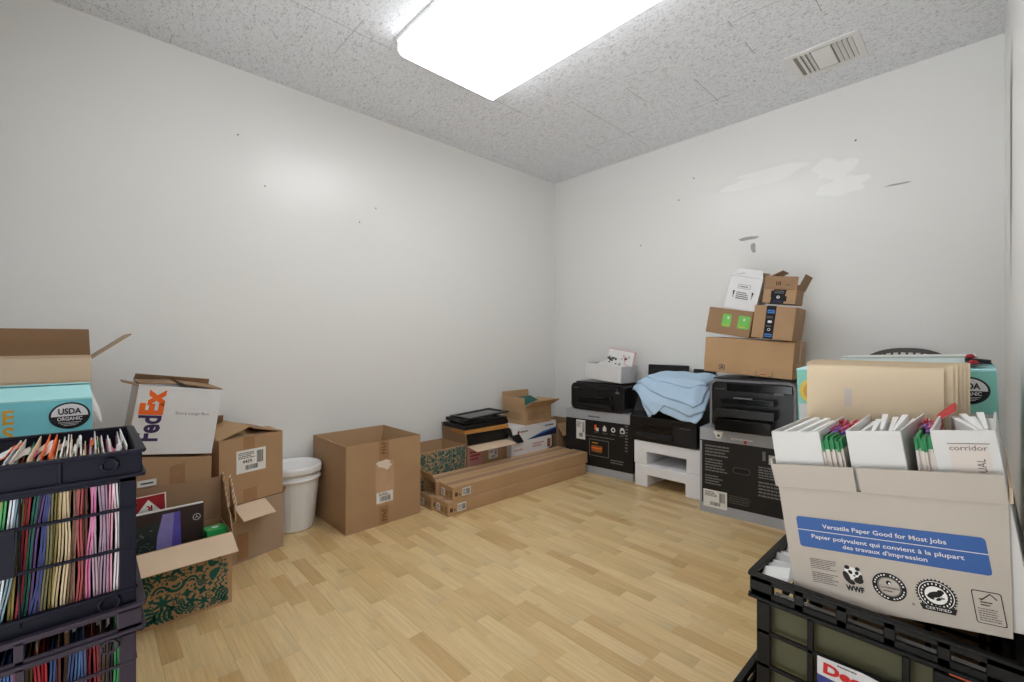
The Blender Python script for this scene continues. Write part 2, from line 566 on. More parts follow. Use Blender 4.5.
# ------------------------------------------------------------------ leafy cut-out print
def motif(kind, r, rnd):
    """list of outlines (each a list of 2-D points) about radius r"""
    P = []
    if kind == 'lobed':
        n = rnd.choice((5, 6, 7)); pts = []
        for k in range(n * 6):
            a = 2 * math.pi * k / (n * 6)
            pts.append((r * (0.70 + 0.32 * math.cos(n * a)) * math.cos(a), r * (0.70 + 0.32 * math.cos(n * a)) * math.sin(a)))
        P.append(pts)
    elif kind == 'frond':
        for s in (-1, 1):
            for k in range(4):
                y = -r * .8 + k * r * .45
                P.append([(0, y), (s * r * .4, y + r * .02), (s * r * .85, y + r * .4), (s * r * .75, y + r * .66), (s * r * .3, y + r * .36), (0, y + r * .3)])
        P.append([(-r * .06, -r), (r * .06, -r), (r * .05, r), (-r * .05, r)])
    elif kind == 'wave':
        for o in (-r * .45, r * .2):
            a, b = [], []
            for k in range(13):
                y = -r + 2 * r * k / 12
                x = o + r * .18 * math.sin(k * 1.2)
                a.append((x, y)); b.append((x + r * .26, y))
            P.append(a + b[::-1])
    elif kind == 'arch':
        for r0, r1 in ((.95, .62), (.45, .15)):
            o = [(r * r0 * math.cos(R(a)), r * r0 * math.sin(R(a)) - r * .4) for a in range(0, 181, 15)]
            i = [(r * r1 * math.cos(R(a)), r * r1 * math.sin(R(a)) - r * .4) for a in range(180, -1, -15)]
            P.append(o + i)
    elif kind == 'bean':
        P.append([(r * .85 * math.cos(a) * (1 + .2 * math.sin(a)), r * .5 * math.sin(a) + r * .25 * math.cos(a) ** 2) for a in [2 * math.pi * k / 20 for k in range(20)]])
    else:
        P.append([(r * (.55 if k % 2 else .95) * math.cos(math.pi * k / 4), r * (.3 if k % 2 else .8) * math.sin(math.pi * k / 4)) for k in range(8)])
    return P
def leaf_print(root, fr, u0, v0, u1, v1, rr, m, seed, name='leaf_print'):
    rnd = random.Random(seed)
    b = MB(); placed = []
    for tries in range(9000):
        r = rnd.uniform(*rr) if tries < 1500 else (rr[0] * rnd.uniform(.5, .8) if tries < 4500 else rr[0] * rnd.uniform(.2, .4))
        u, v = rnd.uniform(u0 + r * .7, u1 - r * .7), rnd.uniform(v0 + r * .7, v1 - r * .7)
        if any((u - a) ** 2 + (v - c) ** 2 < ((r + q) * (.72 if tries < 1500 else .74)) ** 2 for a, c, q in placed): continue
        placed.append((u, v, r))
        kind = rnd.choice(('lobed', 'lobed', 'frond', 'frond', 'wave', 'arch', 'bean', 'star')) if r > rr[0] else rnd.choice(('bean', 'star', 'lobed', 'frond') if r > rr[0] * .45 else ('bean', 'star'))
        a = rnd.uniform(0, 2 * math.pi)
        for o in motif(kind, r, rnd):
            pts = []
            for x, y in o:
                U, V = u + x * math.cos(a) - y * math.sin(a), v + x * math.sin(a) + y * math.cos(a)
                pts.append((min(max(U, u0), u1), min(max(V, v0), v1)))
            b.poly(fr, pts, m)
    return b.build(name, root, solid=False)

def organic_seal(b, fr, u, v, r, c=0.0004):
    b.ell(fr, u, v, r * 1.12, r, 'ink', c, n=40)
    b.ell(fr, u, v, r * 1.0, r * .88, 'white_ink', c * 2, n=40)
    low = [(u + r * math.cos(R(a)), v + r * .88 * math.sin(R(a))) for a in range(-176, -3, 8)]
    b.poly(fr, [(u - r * .99, v - r * .04)] + low + [(u + r * .99, v - r * .04)], 'ink', c * 3)
    b.text(fr, 'USDA', u, v + r * .12, r * .42, 'ink', width=r * 1.25, bold=.03, align='c', c=c * 4)
    b.text(fr, 'ORGANIC', u, v - r * .36, r * .25, 'white_ink', width=r * 1.35, bold=.02, align='c', c=c * 4)
    for k in range(3):
        b.rect(fr, u - r * (.62 - k * .14), v - r * (.52 + k * .11), u + r * (.62 - k * .14), v - r * (.49 + k * .11), 'white_ink', c * 4)

# ================================================================== SETTING
XL, XR, YB, YF, H = -2.72, 0.06, 3.115, -0.45, 2.44
def slab(name, x0, x1, y0, y1, z0, z1, m):
    return struct(MB().box(x0, x1, y0, y1, z0, z1, m).build(name))
slab('floor', XL - .1, XR + .1, YF - .1, YB + .1, -.1, 0, 'laminate')
slab('ceiling', XL - .1, XR + .1, YF - .1, YB + .1, H, H + .1, 'acoustic_tile')
wl = slab('wall_left', XL - .1, XL, YF - .1, YB + .1, 0, H, 'wall_paint')
wb = slab('wall_back', XL, XR, YB, YB + .1, 0, H, 'wall_paint')
wr = slab('wall_right', XR, XR + .1, YF - .1, YB + .1, 0, H, 'wall_paint')
DX0, DX1, DZ = -1.0, -0.12, 2.05  # unseen door opening, added to let fill light into the room
f = MB()
f.box(XL, DX0, YF - .1, YF, 0, H, 'wall_paint'); f.box(DX1, XR, YF - .1, YF, 0, H, 'wall_paint'); f.box(DX0, DX1, YF - .1, YF, DZ, H, 'wall_paint')
struct(f.build('wall_front'))
f = MB()
f.box(DX0 - .06, DX0, YF, YF + .015, 0, DZ + .06, 'added_door_white'); f.box(DX1, DX1 + .06, YF, YF + .015, 0, DZ + .06, 'added_door_white')
f.box(DX0, DX1, YF, YF + .015, DZ, DZ + .06, 'added_door_white')
struct(f.build('added_door_trim', bevel=.003))  # trim around the added doorway

# repaired, scuffed spots on the walls; back-wall patches also carry painted lamp sheen
def blob(cx, cy, rx, ry, seed, n=40, rough=.3):
    rnd = random.Random(seed); ph = [(k, rnd.uniform(0, 6.28), rnd.uniform(.3, 1) * rough / k) for k in range(2, 8)]
    pts = []
    for i in range(n):
        a = 2 * math.pi * i / n
        q = 1 + sum(am * math.sin(k * a + p) for k, p, am in ph)
        pts.append((cx + rx * q * math.cos(a), cy + ry * q * math.sin(a)))
    return pts
FB = Fr((0, YB - .0008, 0), (1, 0, 0), (0, 0, 1))
FL = Fr((XL + .0008, 0, 0), (0, 1, 0), (0, 0, 1))
FRW = Fr((XR - .0008, 0, 0), (0, -1, 0), (0, 0, 1))
p = MB()
for bx, bz, ba, bb, sd in ((-1.02, 2.02, .20, .035, 4), (-.90, 2.06, .17, .03, 11), (-.60, 1.99, .10, .06, 9), (-.56, 1.88, .12, .05, 15)):
    p.poly(FB, blob(bx, bz, ba, bb, sd, rough=.5), 'patch_sheen_paint', .0001 * sd)
struct(p.build('paint_patch_sheen', wb, solid=False))
p = MB()
p.poly(FB, blob(-1.06, 1.665, .055, .012, 3), 'scuff'); p.poly(FB, blob(-1.03, 1.60, .016, .03, 5), 'scuff'); p.poly(FB, blob(-.32, 1.83, .06, .004, 6), 'scuff')
struct(p.build('wall_scuff', wb, solid=False))
p = MB()
for x, z in ((-1.53, 2.02), (-1.84, 1.74), (-1.42, 2.15), (-.5, 2.12)):
    p.ell(FB, x, z, .005, .005, 'nail', n=10)
struct(p.build('nail_hole', wb, solid=False))
p = MB()
for y, z in ((.58, 2.09), (.71, 1.85), (1.25, 1.75), (1.36, 1.86)):
    p.ell(FL, y, z, .004, .004, 'nail', n=10)
struct(p.build('nail_hole', wl, solid=False))
p = MB()
p.poly(FRW, blob(-2.35, 1.62, .05, .36, 12, rough=.5), 'plaster')
p.poly(FRW, blob(-2.25, 1.75, .02, .3, 17, rough=.5), 'scuff', .0004)
struct(p.build('torn_paint', wr, solid=False))

# ceiling light
FX0, FX1, FY0, FY1, FZ = -1.918, -.70, 1.076, 1.683, 2.36
t = thing('ceiling_light', 'long glowing rectangular wraparound ceiling light', 'ceiling light', ((FX0 + FX1) / 2, (FY0 + FY1) / 2, H))
hx, hy = (FX1 - FX0) / 2, (FY1 - FY0) / 2
MB().box(-hx - .004, hx + .004, -hy - .012, hy + .012, -.018, -.0005, 'fixture_white').build('housing', t, bevel=.003)
d = MB()
z0, z1 = FZ - H, -.018
vs, fs = [], []
prof = [(hy, z1), (hy, z0 + .02), (hy - .012, z0 + .005), (hy - .035, z0), (-hy + .035, z0), (-hy + .012, z0 + .005), (-hy, z0 + .02), (-hy, z1)]
for x in (-hx, hx):
    vs += [(x, a, b) for a, b in prof]
n = len(prof)
fs = [(i, i + 1, n + i + 1, n + i) for i in range(n - 1)] + [tuple(range(n)), tuple(range(n, 2 * n))[::-1]]
d.mesh(vs, fs[2:5], 'diffuser_glow'); d.mesh(vs, fs[:2] + fs[5:], 'diffuser_side_glow')
d.build('diffuser', t)
e = MB()
for x in (-hx, hx):
    e.prism([(x, a * 1.012, b - .002) for a, b in prof], (.006 if x > 0 else -.006, 0, 0), 'fixture_white')
e.build('end_cap', t)

# ceiling vent
t = thing('ceiling_vent', 'white rectangular air vent with slanted louvres in ceiling', 'vent', (-.556, 2.715, H))
v = MB()
a, b2 = .152, .135
v.box(-a, a, -b2, -b2 + .03, -.006, -.0005, 'vent_metal'); v.box(-a, a, b2 - .03, b2, -.006, -.0005, 'vent_metal')
v.box(-a, -a + .03, -b2 + .03, b2 - .03, -.006, -.0005, 'vent_metal'); v.box(a - .03, a, -b2 + .03, b2 - .03, -.006, -.0005, 'vent_metal')
v.build('frame', t)
MB().box(-a + .03, a - .03, -b2 + .03, b2 - .03, -.0016, -.0008, 'vent_dark').build('duct_opening', t)
for x in (-.105, -.085, -.065):
    MB().prism([(x, -b2 + .03, -.003), (x + .014, -b2 + .03, -.011), (x + .014, b2 - .03, -.011), (x, b2 - .03, -.003)], (.002, 0, .002), 'vent_metal').build('louvre', t)
for x in (.045, .065, .085, .105):
    MB().prism([(x + .012, -b2 + .03, -.003), (x, -b2 + .03, -.012), (x, b2 - .03, -.012), (x + .012, b2 - .03, -.003)], (.002, 0, .002), 'vent_metal').build('louvre', t)
for k in range(7):
    y = -b2 + .04 + k * .027
    MB().prism([(-.045, y, -.003), (-.045, y + .018, -.011), (.035, y + .018, -.011), (.035, y, -.003)], (0, .002, .002), 'vent_metal').build('louvre', t)

# ================================================================== LEFT: crates of folders
def crate(name, label, loc, w, d, h, rz, m, style, group=None):
    root = thing(name, label, 'crate', loc, rz, group=group)
    b = MB()
    X, Y = w / 2, d / 2
    t = .007
    rim = .045
    ins = .008                                   # body set in below the rim band
    def side(P):                                 # P(u, c, z): u along the side, c outward
        pass
    def panel(ax, s, u0, u1, z0, z1, inset=0.0, th=t):
        if ax == 'y':
            y = s * (Y - inset); b.box(u0, u1, min(y, y - s * th), max(y, y - s * th), z0, z1, m)
        else:
            x = s * (X - inset); b.box(min(x, x - s * th), max(x, x - s * th), u0, u1, z0, z1, m)
    for ax, L in (('y', X), ('x', Y)):
        e = L - (t if ax == 'x' else 0)
        for s in (-1, 1):
            # flange at the very top and ledge under the rim band
            panel(ax, s, -e - .004, e + .004, h - .006, h, -.006, .014)
            panel(ax, s, -e - .004, e + .004, h - rim - .004, h - rim + .002, -.006, .014)
            if style == 'slots':
                n = 5 if ax == 'y' else 6
                panel(ax, s, -e, e, h - .017, h - .006)
                panel(ax, s, -e, e, h - rim, h - rim + .013)
                for k in range(n + 1):
                    u = -e + .018 + (2 * e - .036) * k / n
                    hw = .020 if k in (0, n) else .008
                    panel(ax, s, u - hw, u + hw, h - rim, h - .006)
            elif style == 'tabs':
                panel(ax, s, -e, e, h - .012, h - .006)
                panel(ax, s, -e, e, h - rim, h - rim + .008)
                for u0, u1 in ((-e, -e + .02), (-.006 - .09, .006 - .09), (-.006 + .06, .006 + .06), (e - .035, e)):
                    panel(ax, s, u0, u1, h - rim, h - .006)
            else:
                panel(ax, s, -e, e, h - rim, h - .006)
                for k in range(1, 4):
                    u = -e + 2 * e * k / 4
                    panel(ax, s, u - .002, u + .002, h - rim, h - .006, -.003, .004)
            # body: corner posts, bars, bottom band
            i = ins
            panel(ax, s, -e + i, -e + i + .024, .012, h - rim, i)
            panel(ax, s, e - i - .024, e - i, .012, h - rim, i)
            panel(ax, s, -e + i, e - i, 0, .03, i + .003)
            panel(ax, s, -e + i, e - i, .03, .036, i - .003, .012)
            panel(ax, s, -e + i, e - i, h - rim - .014, h - rim, i)
            if style == 'slots':
                zz = (h - rim) * .42, (h - rim) * .70
                for z in zz: panel(ax, s, -e + i, e - i, z - .004, z + .004, i)
                for u in (-e * .45, e * .29, e * .76) if ax == 'y' else (-e * .6, -e * .2, e * .2, e * .6):
                    panel(ax, s, u - .005, u + .005, .02, h - rim, i)
            else:
                for z in (h * .38, h * .63): panel(ax, s, -e + i, e - i, z - .0028, z + .0028, i - .002, .006)
                for u in (-.09, .06) if ax == 'y' else (0,):
                    if style == 'tabs': panel(ax, s, u - .006, u + .006, .02, h - rim, i)
                    else: panel(ax, s, u - .0015, u + .0015, .02, h - rim, i)
    b.box(-X + ins + t + .002, X - ins - t - .002, -Y + ins + t + .002, Y - ins - t - .002, 0, .006, m)
    F = Fr((-X, -Y - .001, 0), (1, 0, 0), (0, 0, 1))
    def torus(u, z, r, out):
        pts = [(-X + u + r * math.cos(2 * math.pi * k / 24), -Y - out, z + r * math.sin(2 * math.pi * k / 24)) for k in range(24)]
        b.tube(pts, .0028, m, 6, closed=True)
    b.build('crate_body', root, bevel=.0012, seg=1)
    rings = {'solid': ((h - .022, .011, .001), (.018, .014, -.008)), 'tabs': ((h - rim - .022, .011, -.006),), 'slots': ()}[style]
    for z, r_, out in rings:
        b = MB()
        torus(w - .045, z, r_, out)
        b.build('stacking_ring', root, smooth=True)
    return root

ORD = ['first', 'second', 'third', 'fourth', 'fifth', 'sixth', 'seventh', 'eighth', 'ninth', 'tenth', 'eleventh', 'twelfth', 'thirteenth',
       'fourteenth', 'fifteenth', 'sixteenth', 'seventeenth', 'eighteenth', 'nineteenth', 'twentieth', 'twenty-first', 'twenty-second',
       'twenty-third', 'twenty-fourth', 'twenty-fifth', 'twenty-sixth', 'twenty-seventh', 'twenty-eighth']
CX, CY, CW, CD = -1.235, -.140, .43, .31
crate('file_crate', 'plum grey file crate at the bottom of the left crate stack', (CX, CY, 0), CW, CD, .226, 90, 'crate_plum', 'tabs')
crate('file_crate', 'plum grey file crate under the navy crate, tab slots along rim', (CX, CY, .222), CW, CD, .294, 90, 'crate_plum', 'tabs')
crate('file_crate', 'navy file crate stuffed with folders, top of the left stack', (CX, CY, .508), CW, CD, .292, 90, 'crate_navy', 'solid')
plate = MB().box(-.13, .055, -CD / 2 + .004, -CD / 2 + .0075, .108, .186, 'crate_navy').build('name_plate', bpy.data.objects['file_crate.002'])

FC = {}
def fcol(rgb):
    n = 'folder_%02x%02x%02x' % rgb
    mat(n, rgb, rough=0.65, var=0.08, scale=20)
    return n
def folder(y, z0, h, th, col, word, where, grp, lean, seed, paper=True, tab=None, x0=-1.372, x1=-1.096):
    rnd = random.Random(seed)
    y += .014
    c = fcol(col)
    N = 7
    a1, p1, a2 = rnd.uniform(-.003, .003), rnd.uniform(0, 3), rnd.uniform(-.002, .002)
    def off(f, xf): return lean * f + a1 * math.sin(f * 4 + p1) + a2 * math.sin(f * 9 + xf * 3 + p1)
    def sheet(b, dy, th, h, m, xa, xb, zb=0.0):
        vs, fs = [], []
        for k in range(N + 1):
            f = k / N
            for (x, s) in ((xa, 0), (xb, 0), (xb, 1), (xa, 1)):
                vs.append((x - xa0, off(f * (h + zb) / .25, (x - x0) * 3) + dy + s * th, zb + f * h))
        for k in range(N):
            for i in range(4):
                fs.append((k * 4 + i, k * 4 + (i + 1) % 4, (k + 1) * 4 + (i + 1) % 4, (k + 1) * 4 + i))
        fs.append((3, 2, 1, 0)); fs.append((N * 4, N * 4 + 1, N * 4 + 2, N * 4 + 3))
        b.mesh(vs, fs, m)
    xa0 = (x0 + x1) / 2
    b = MB()
    sh = rnd.uniform(0, .006)
    sheet(b, 0, th * .42, h, c, x0, x1 - sh); sheet(b, th * .68, th * .42, h - rnd.uniform(.004, .012), c, x0, x1 - sh)
    sheet(b, 0, th, .004, c, x0, x1 - sh)
    o = b.build('file_folder', loc=(xa0, y, z0))
    tag(o, '%s file folder, %s' % (word, where), 'file folder', grp)
    if paper:
        pb = MB(); sheet(pb, th * .36, th * .28, h + rnd.uniform(-.01, .016), rnd.choice(('paper', 'chart_white', 'manila', 'grey_card', 'orange_ink' if y < -.05 else 'flower_pink', 'tab_green' if y < -.06 else 'paper')), x0 + .01, x1 - rnd.choice((.012, .03, .04)), .006)
        pb.build('paper', o)
    if tab:
        tb = MB(); xx = rnd.uniform(x0 + .03, x1 - .10)
        sheet(tb, th * .05, th * .25, rnd.uniform(.010, .022), tab, xx, xx + .07, h)
        tb.build('tab', o)
    return o
upper = [(.0345, (96, 70, 66), 'brown'), (.0275, (150, 104, 130), 'plum'), (.0195, (214, 204, 206), 'white'), (.0125, (208, 148, 168), 'pink'),
         (.005, (150, 120, 140), 'mauve'), (-.002, (150, 128, 146), 'lilac'), (-.0085, (164, 138, 152), 'pale lilac'), (-.0155, (190, 106, 146), 'bright pink'),
         (-.0225, (120, 74, 66), 'red brown'), (-.029, (150, 66, 70), 'brick red'), (-.036, (130, 94, 78), 'brown'), (-.043, (104, 82, 56), 'dark tan'),
         (-.050, (184, 166, 134), 'cream'), (-.057, (168, 148, 114), 'buff'), (-.064, (122, 110, 62), 'olive'), (-.071, (100, 96, 66), 'dark olive'),
         (-.078, (62, 56, 96), 'indigo'), (-.085, (52, 62, 112), 'navy'), (-.0915, (90, 64, 110), 'purple'), (-.098, (34, 92, 84), 'dark teal'),
         (-.105, (140, 40, 48), 'dark red'), (-.112, (128, 116, 58), 'olive'), (-.119, (112, 132, 140), 'slate blue'), (-.126, (196, 204, 210), 'pale grey'),
         (-.133, (70, 140, 84), 'green'), (-.141, (216, 120, 52), 'orange')]
tabs = ['paper', 'paper', 'tab_pink', 'paper', 'chart_white', 'tab_green', 'orange_ink', 'paper', 'manila']
for i, (y, c, w) in enumerate(upper):
    side = 'at the right end of the navy crate' if i == 0 else '%s from the right end of the navy crate' % ORD[i]
    lean = .004 if i < 12 else (.012 if i < 17 else .022)
    folder(y, .516, .262 + .006 * math.sin(i * 2.1), .0058, c, w, side, 'folders in the navy crate', lean, 50 + i, True, tabs[i % len(tabs)] if i % 4 != 3 else None)
# loose papers sticking up out of the navy crate
lower = [(.020, (64, 140, 84), 'green'), (.013, (44, 40, 42), 'black'), (.006, (84, 64, 52), 'brown'), (-.001, (70, 54, 48), 'dark brown'), (-.009, (128, 40, 48), 'maroon'),
         (-.017, (120, 34, 44), 'dark red'), (-.025, (62, 84, 124), 'blue'), (-.033, (70, 96, 140), 'steel blue'), (-.041, (54, 66, 104), 'navy'),
         (-.058, (90, 44, 44), 'oxblood'), (-.066, (50, 70, 116), 'blue'), (-.074, (168, 40, 50), 'red'), (-.082, (150, 34, 46), 'red'), (-.090, (96, 74, 44), 'umber'),
         (-.098, (60, 88, 130), 'blue'), (-.106, (140, 34, 48), 'red'), (-.114, (66, 92, 140), 'blue'), (-.122, (74, 100, 150), 'pale blue'), (-.130, (136, 32, 44), 'red'),
         (-.138, (150, 40, 50), 'red')]
for i, (y, c, w) in enumerate(lower):
    side = 'at the right end of the crate under the navy crate' if i == 0 else '%s from right end of the crate under the navy crate' % ORD[i]
    folder(y, .230, .235, .0062, c, w, side, 'folders in the plum crate', .004, 150 + i, i % 3 == 0, 'label_white')

# ---- teal carton and open brown carton behind the crates
t = carton('carton', 'brown carton on floor behind left crates, holding up the teal box', (-1.652, -.19, 0), .38, .28, .655, 90, m='kraft_dark')
t = carton('teal_carton', 'teal printed carton with round seal behind the navy crate', (-1.65, -.19, .656), .40, .30, .203, 90, m='teal', inside='kraft_inside', opened=True,
           flaps=[dict(side='front', len=.10, ang=14, m='teal_lit'), dict(side='back', len=.03, ang=40, m='teal_lit'),
                  dict(side='right', len=.06, ang=252, m='white_card')])
F = faces_of(.40, .30, .2)['front']
b = MB()
organic_seal(b, F, .361, .167, .0315)
b.build('round_seal', t, solid=False)
b = MB(); b.text(F, 'E', .254, .158, .030, 'ochre', bold=.03, width=.018); b.text(F, 'S', .254, .120, .030, 'ochre', bold=.03, width=.018)
b.rect(F, .20, .108, .278, .112, 'ink')
b.build('lettering', t, solid=False)
t = carton('carton', 'brown carton standing under the open brown box at left', (-2.17, -.195, 0), .38, .38, .648, 90, m='kraft_dark')
t = carton('open_carton', 'open brown carton with tall raised flap, behind the teal box', (-2.155, -.195, .65), .41, .41, .297, 90, m='kraft_light', opened=True,
           flaps=[dict(side='back', len=.098, ang=82, m='kraft_dark'), dict(side='right', len=.125, ang=141, m='kraft_grey', taper=.03),  # back flap's shadow is put into its darker kraft
                  dict(side='front', len=.07, ang=268, m='kraft_light', taper=.0)])

# ---- white parcel carton (rolled), brown carton under it
t = carton('parcel_carton', 'white delivery parcel carton with purple and orange lettering, tilted', (-2.352, .240, .556), .272, .30, .262, 90, ry=8.5, m='white_card', opened=True,
           flaps=[dict(side='left', len=.05, ang=170, m='kraft_dark', taper=.05, span=(0, .45)), dict(side='back', len=.03, ang=60, m='kraft_dark'), dict(side='right', len=.13, ang=4, m='kraft_dark'), dict(side='left', len=.12, ang=4, m='kraft_dark', span=(.1, .9))])
F = faces_of(.272, .30, .262)['front']
b = MB()
b.text(F, 'Fed', .083, .050, .066, 'purple_ink', width=.098, bold=.03, rot=90)
b.text(F, 'Ex', .083, .150, .066, 'orange_ink', width=.098, bold=.05, rot=90)
b.build('logo_lettering', t, solid=False)
b = MB(); b.text(F, 'Extra Large Box', .128, .155, .011, 'ink_grey', width=.112)
b.build('caption', t, solid=False)
t = carton('carton', 'brown crumpled carton beneath the white parcel carton', (-2.352, .249, 0), .246, .29, .543, 90, m='kraft', slope=-.15, rumple=.005, seed=4,
           tape=[('front', .11, .40, .16, .535, 'tape_brown')])
F = faces_of(.246, .30, .5)['front']
b = MB(); b.rect(F, .012, .445, .07, .47, 'label_white'); b.rect(F, .022, .454, .06, .46, 'ink_soft', .0004)
b.build('shipping_label', t, solid=False)

# ---- leafy carton at the foot of the crates
LW, LD, LH = .295, .20, .268
t = carton('leaf_print_carton', 'open carton with dark green leaf print beside the left crates', (-2.09, .2575, 0), LW, LD, LH, 90, m='kraft_tan', opened=True,
           flaps=[dict(side='front', len=.10, ang=206, m='kraft_light', taper=-.01), dict(side='back', len=.17, ang=88, m='kraft_inside', taper=.0)])
b = MB()
rnd = random.Random(3)
def torn(b, y, zs, m):
    pts = [(x, z) for x, z in zs]
    b.prism([(y, a, z) for a, z in pts], (.004, 0, 0), m)
torn(b, LW / 2 + .0005, [(-LD / 2, LH), (LD / 2, LH), (LD / 2, .445), (.075, .452), (.06, .42), (.045, .428), (.02, .38), (0, .372), (-.03, .335), (-.055, .325), (-.08, .287)], 'kraft_dark')
b.build('flap', t)
b = MB()
torn(b, LW / 2 + .022, [(-.05, .285), (.03, .30), (.06, .43), (.045, .44), (.035, .405), (.02, .412), (.008, .37), (-.02, .345), (-.03, .352)], 'kraft')
b.prism([(LW / 2 + .0005, -.05, .272), (LW / 2 + .026, -.05, .285), (LW / 2 + .026, .03, .30), (LW / 2 + .0005, .03, .272)], (0, 0, .003), 'kraft')
for k in range(7):
    x = .06 - k * .017
    b.prism([(LW / 2 + .021, x, .437 - k * .017), (LW / 2 + .028, x + .01, .43 - k * .015), (LW / 2 + .028, x + .003, .448 - k * .014)], (.0015, 0, 0), 'torn_paper')
    b.prism([(LW / 2 + .001, x + .02, .44 - k * .016), (LW / 2 + .001, x + .03, .444 - k * .016), (LW / 2 + .006, x + .022, .458 - k * .016)], (.0015, 0, 0), 'torn_paper')
b.build('torn_flap', t)
leaf_print(t, faces_of(LW, LD, LH)['front'], .008, .008, LW - .012, LH - .01, (.021, .034), 'leaf_ink', 21)
b = MB().box(-.102, .102, -.008, .008, 0, .372, 'book_dark')
k = thing('picture_book', 'dark brown cover book with lavender photo standing in leaf print carton', 'book', (-2.082, .226, .0045), 90)
b.build('cover', k, bevel=.001)
MB().box(-.099, .100, -.0055, .0055, .3722, .376, 'paper').build('pages', k)
F = Fr((-.102, -.0087, 0), (1, 0, 0), (0, 0, 1))
b = MB()
b.rect(F, .0, .02, .10, .33, 'forest'); b.poly(F, [(.055, .15), (.12, .16), (.118, .36), (.078, .36), (.062, .28)], 'lavender', .0003)
b.poly(F, [(.10, .16), (.135, .16), (.13, .36), (.112, .36)], 'violet', .0005); b.ell(F, .02, .19, .03, .02, 'violet', .0006)
for q in range(26):
    b.ell(F, random.Random(q).uniform(.005, .05), random.Random(q + 70).uniform(.2, .32), .003, .002, 'ink_grey', .0007, n=6)
b.ring(F, .181, .325, .0105, .0125, 'white_ink', .0006)
for a in (90, 210, 330):
    c0, s0 = math.cos(R(a)), math.sin(R(a))
    b.poly(F, [(.181 - s0 * .0012, .325 + c0 * .0012), (.181 + s0 * .0012, .325 - c0 * .0012), (.181 + c0 * .011, .325 + s0 * .011)], 'white_ink', .0006)
b.build('cover_print', [c_ for c_ in k.children if c_.name.startswith('cover')][0], solid=False)
k = thing('red_card', 'red and white card with letter R standing in leaf print carton', 'card', (-2.115, .176, .0045), 90, ry=-2)
MB().box(-.054, .054, -.004, .004, 0, .43, 'deep_red').build('board', k)
F = Fr((-.054, -.0047, 0), (1, 0, 0), (0, 0, 1))
b = MB()
b.frame(F, 0, 0, .108, .43, .004, 'paper'); b.poly(F, [(.016, .360), (.096, .360), (.056, .414)], 'paper', .0003)
b.text(F, 'R', .067, .391, .018, 'deep_red', bold=.05, rot=180, c=.0006)
b.build('printed_marking', k, solid=False)
k = thing('green_packet', 'small green packet with white circle inside leaf print carton', 'packet', (-2.062, .362, .0045), 96)
MB().box(-.035, .035, -.03, .03, 0, .272, 'green_pack').build('packet_body', k, bevel=.002)
F = faces_of(.07, .06, .272)
b = MB(); b.ell(F['front'], .035, .235, .013, .013, 'white_ink'); b.ell(F['front'], .035, .235, .009, .009, 'green_pack', .0004)
b.ell(F['top'], .035, .03, .012, .012, 'white_ink'); b.ell(F['front'], .035, .235, .004, .006, 'white_ink', .0007)
b.rect(F['front'], .008, .205, .062, .212, 'white_ink'); b.ell(F['top'], .055, .045, .006, .004, 'yellow', .0003); b.ell(F['top'], .014, .018, .006, .004, 'yellow', .0003)
b.build('printed_marking', k, solid=False)

# ---- two brown cartons left of the bucket
nx, ny = .97, .236
def place_front(cx, cy, depth, ang):                 # centre behind the middle of a front face that looks towards +x rotated by ang
    return (cx - math.cos(R(ang)) * depth / 2, cy - math.sin(R(ang)) * depth / 2)
c = place_front(-2.331, .583, .30, 13.5)
t = carton('carton', 'worn brown carton with folded-out flap under the labelled carton', (c[0], c[1], 0), .235, .30, .262, 103.5, m='kraft_grey', opened=True, rumple=.003, seed=3,
           flaps=[dict(side='front', len=.105, ang=205, m='kraft_light', span=(.02, .62), taper=.0), dict(side='right', len=.03, ang=120, m='kraft', jag=7)],
           tape=[('front', .02, .01, .07, .13, 'tape_brown')])
c = place_front(-2.325, .5555, .30, 13.0)
t = carton('carton', 'brown carton with white address label, stacked beside the white bucket', (c[0], c[1], .266), .282, .30, .293, 103, m='kraft', opened=True, rumple=.002, seed=8,
           flaps=[dict(side='back', len=.13, ang=40, m='kraft', span=(0, .5), taper=.25), dict(side='left', len=.14, ang=20, m='kraft_tan'),
                  dict(side='right', len=.14, ang=15, m='kraft_dark'), dict(side='front', len=.12, ang=6, m='kraft', taper=.03)],
           tape=[('front', .10, .24, .15, .293, 'tape_brown'), ('front', .10, 0, .16, .06, 'tape_brown')])
shipping_label(t, faces_of(.282, .30, .293)['front'], .07, .135, .20, .238, 4, 4, '4459', c=.0006)

# ---- bucket
t = thing('bucket', 'white plastic bucket with lid between carton stack and big open box', 'bucket', (-2.565, .812, 0))
b = MB().lathe([(.092, 0), (.098, .006), (.125, .262), (.126, .27)], 'bucket_white', 28)
b.build('bucket_body', t, smooth=False)
b = MB().lathe([(.124, .262), (.133, .265), (.133, .274), (.128, .278), (.130, .312)], 'bucket_white', 48)
b.build('collar', t, smooth=True)
b = MB().lathe([(.128, .300), (.136, .300), (.137, .312), (.1355, .316), (.137, .320), (.1355, .326), (.135, .334), (.130, .340), (.124, .340), (.120, .335), (.06, .336), (.004, .336)], 'bucket_white', 48)
b.build('lid', t, smooth=True)

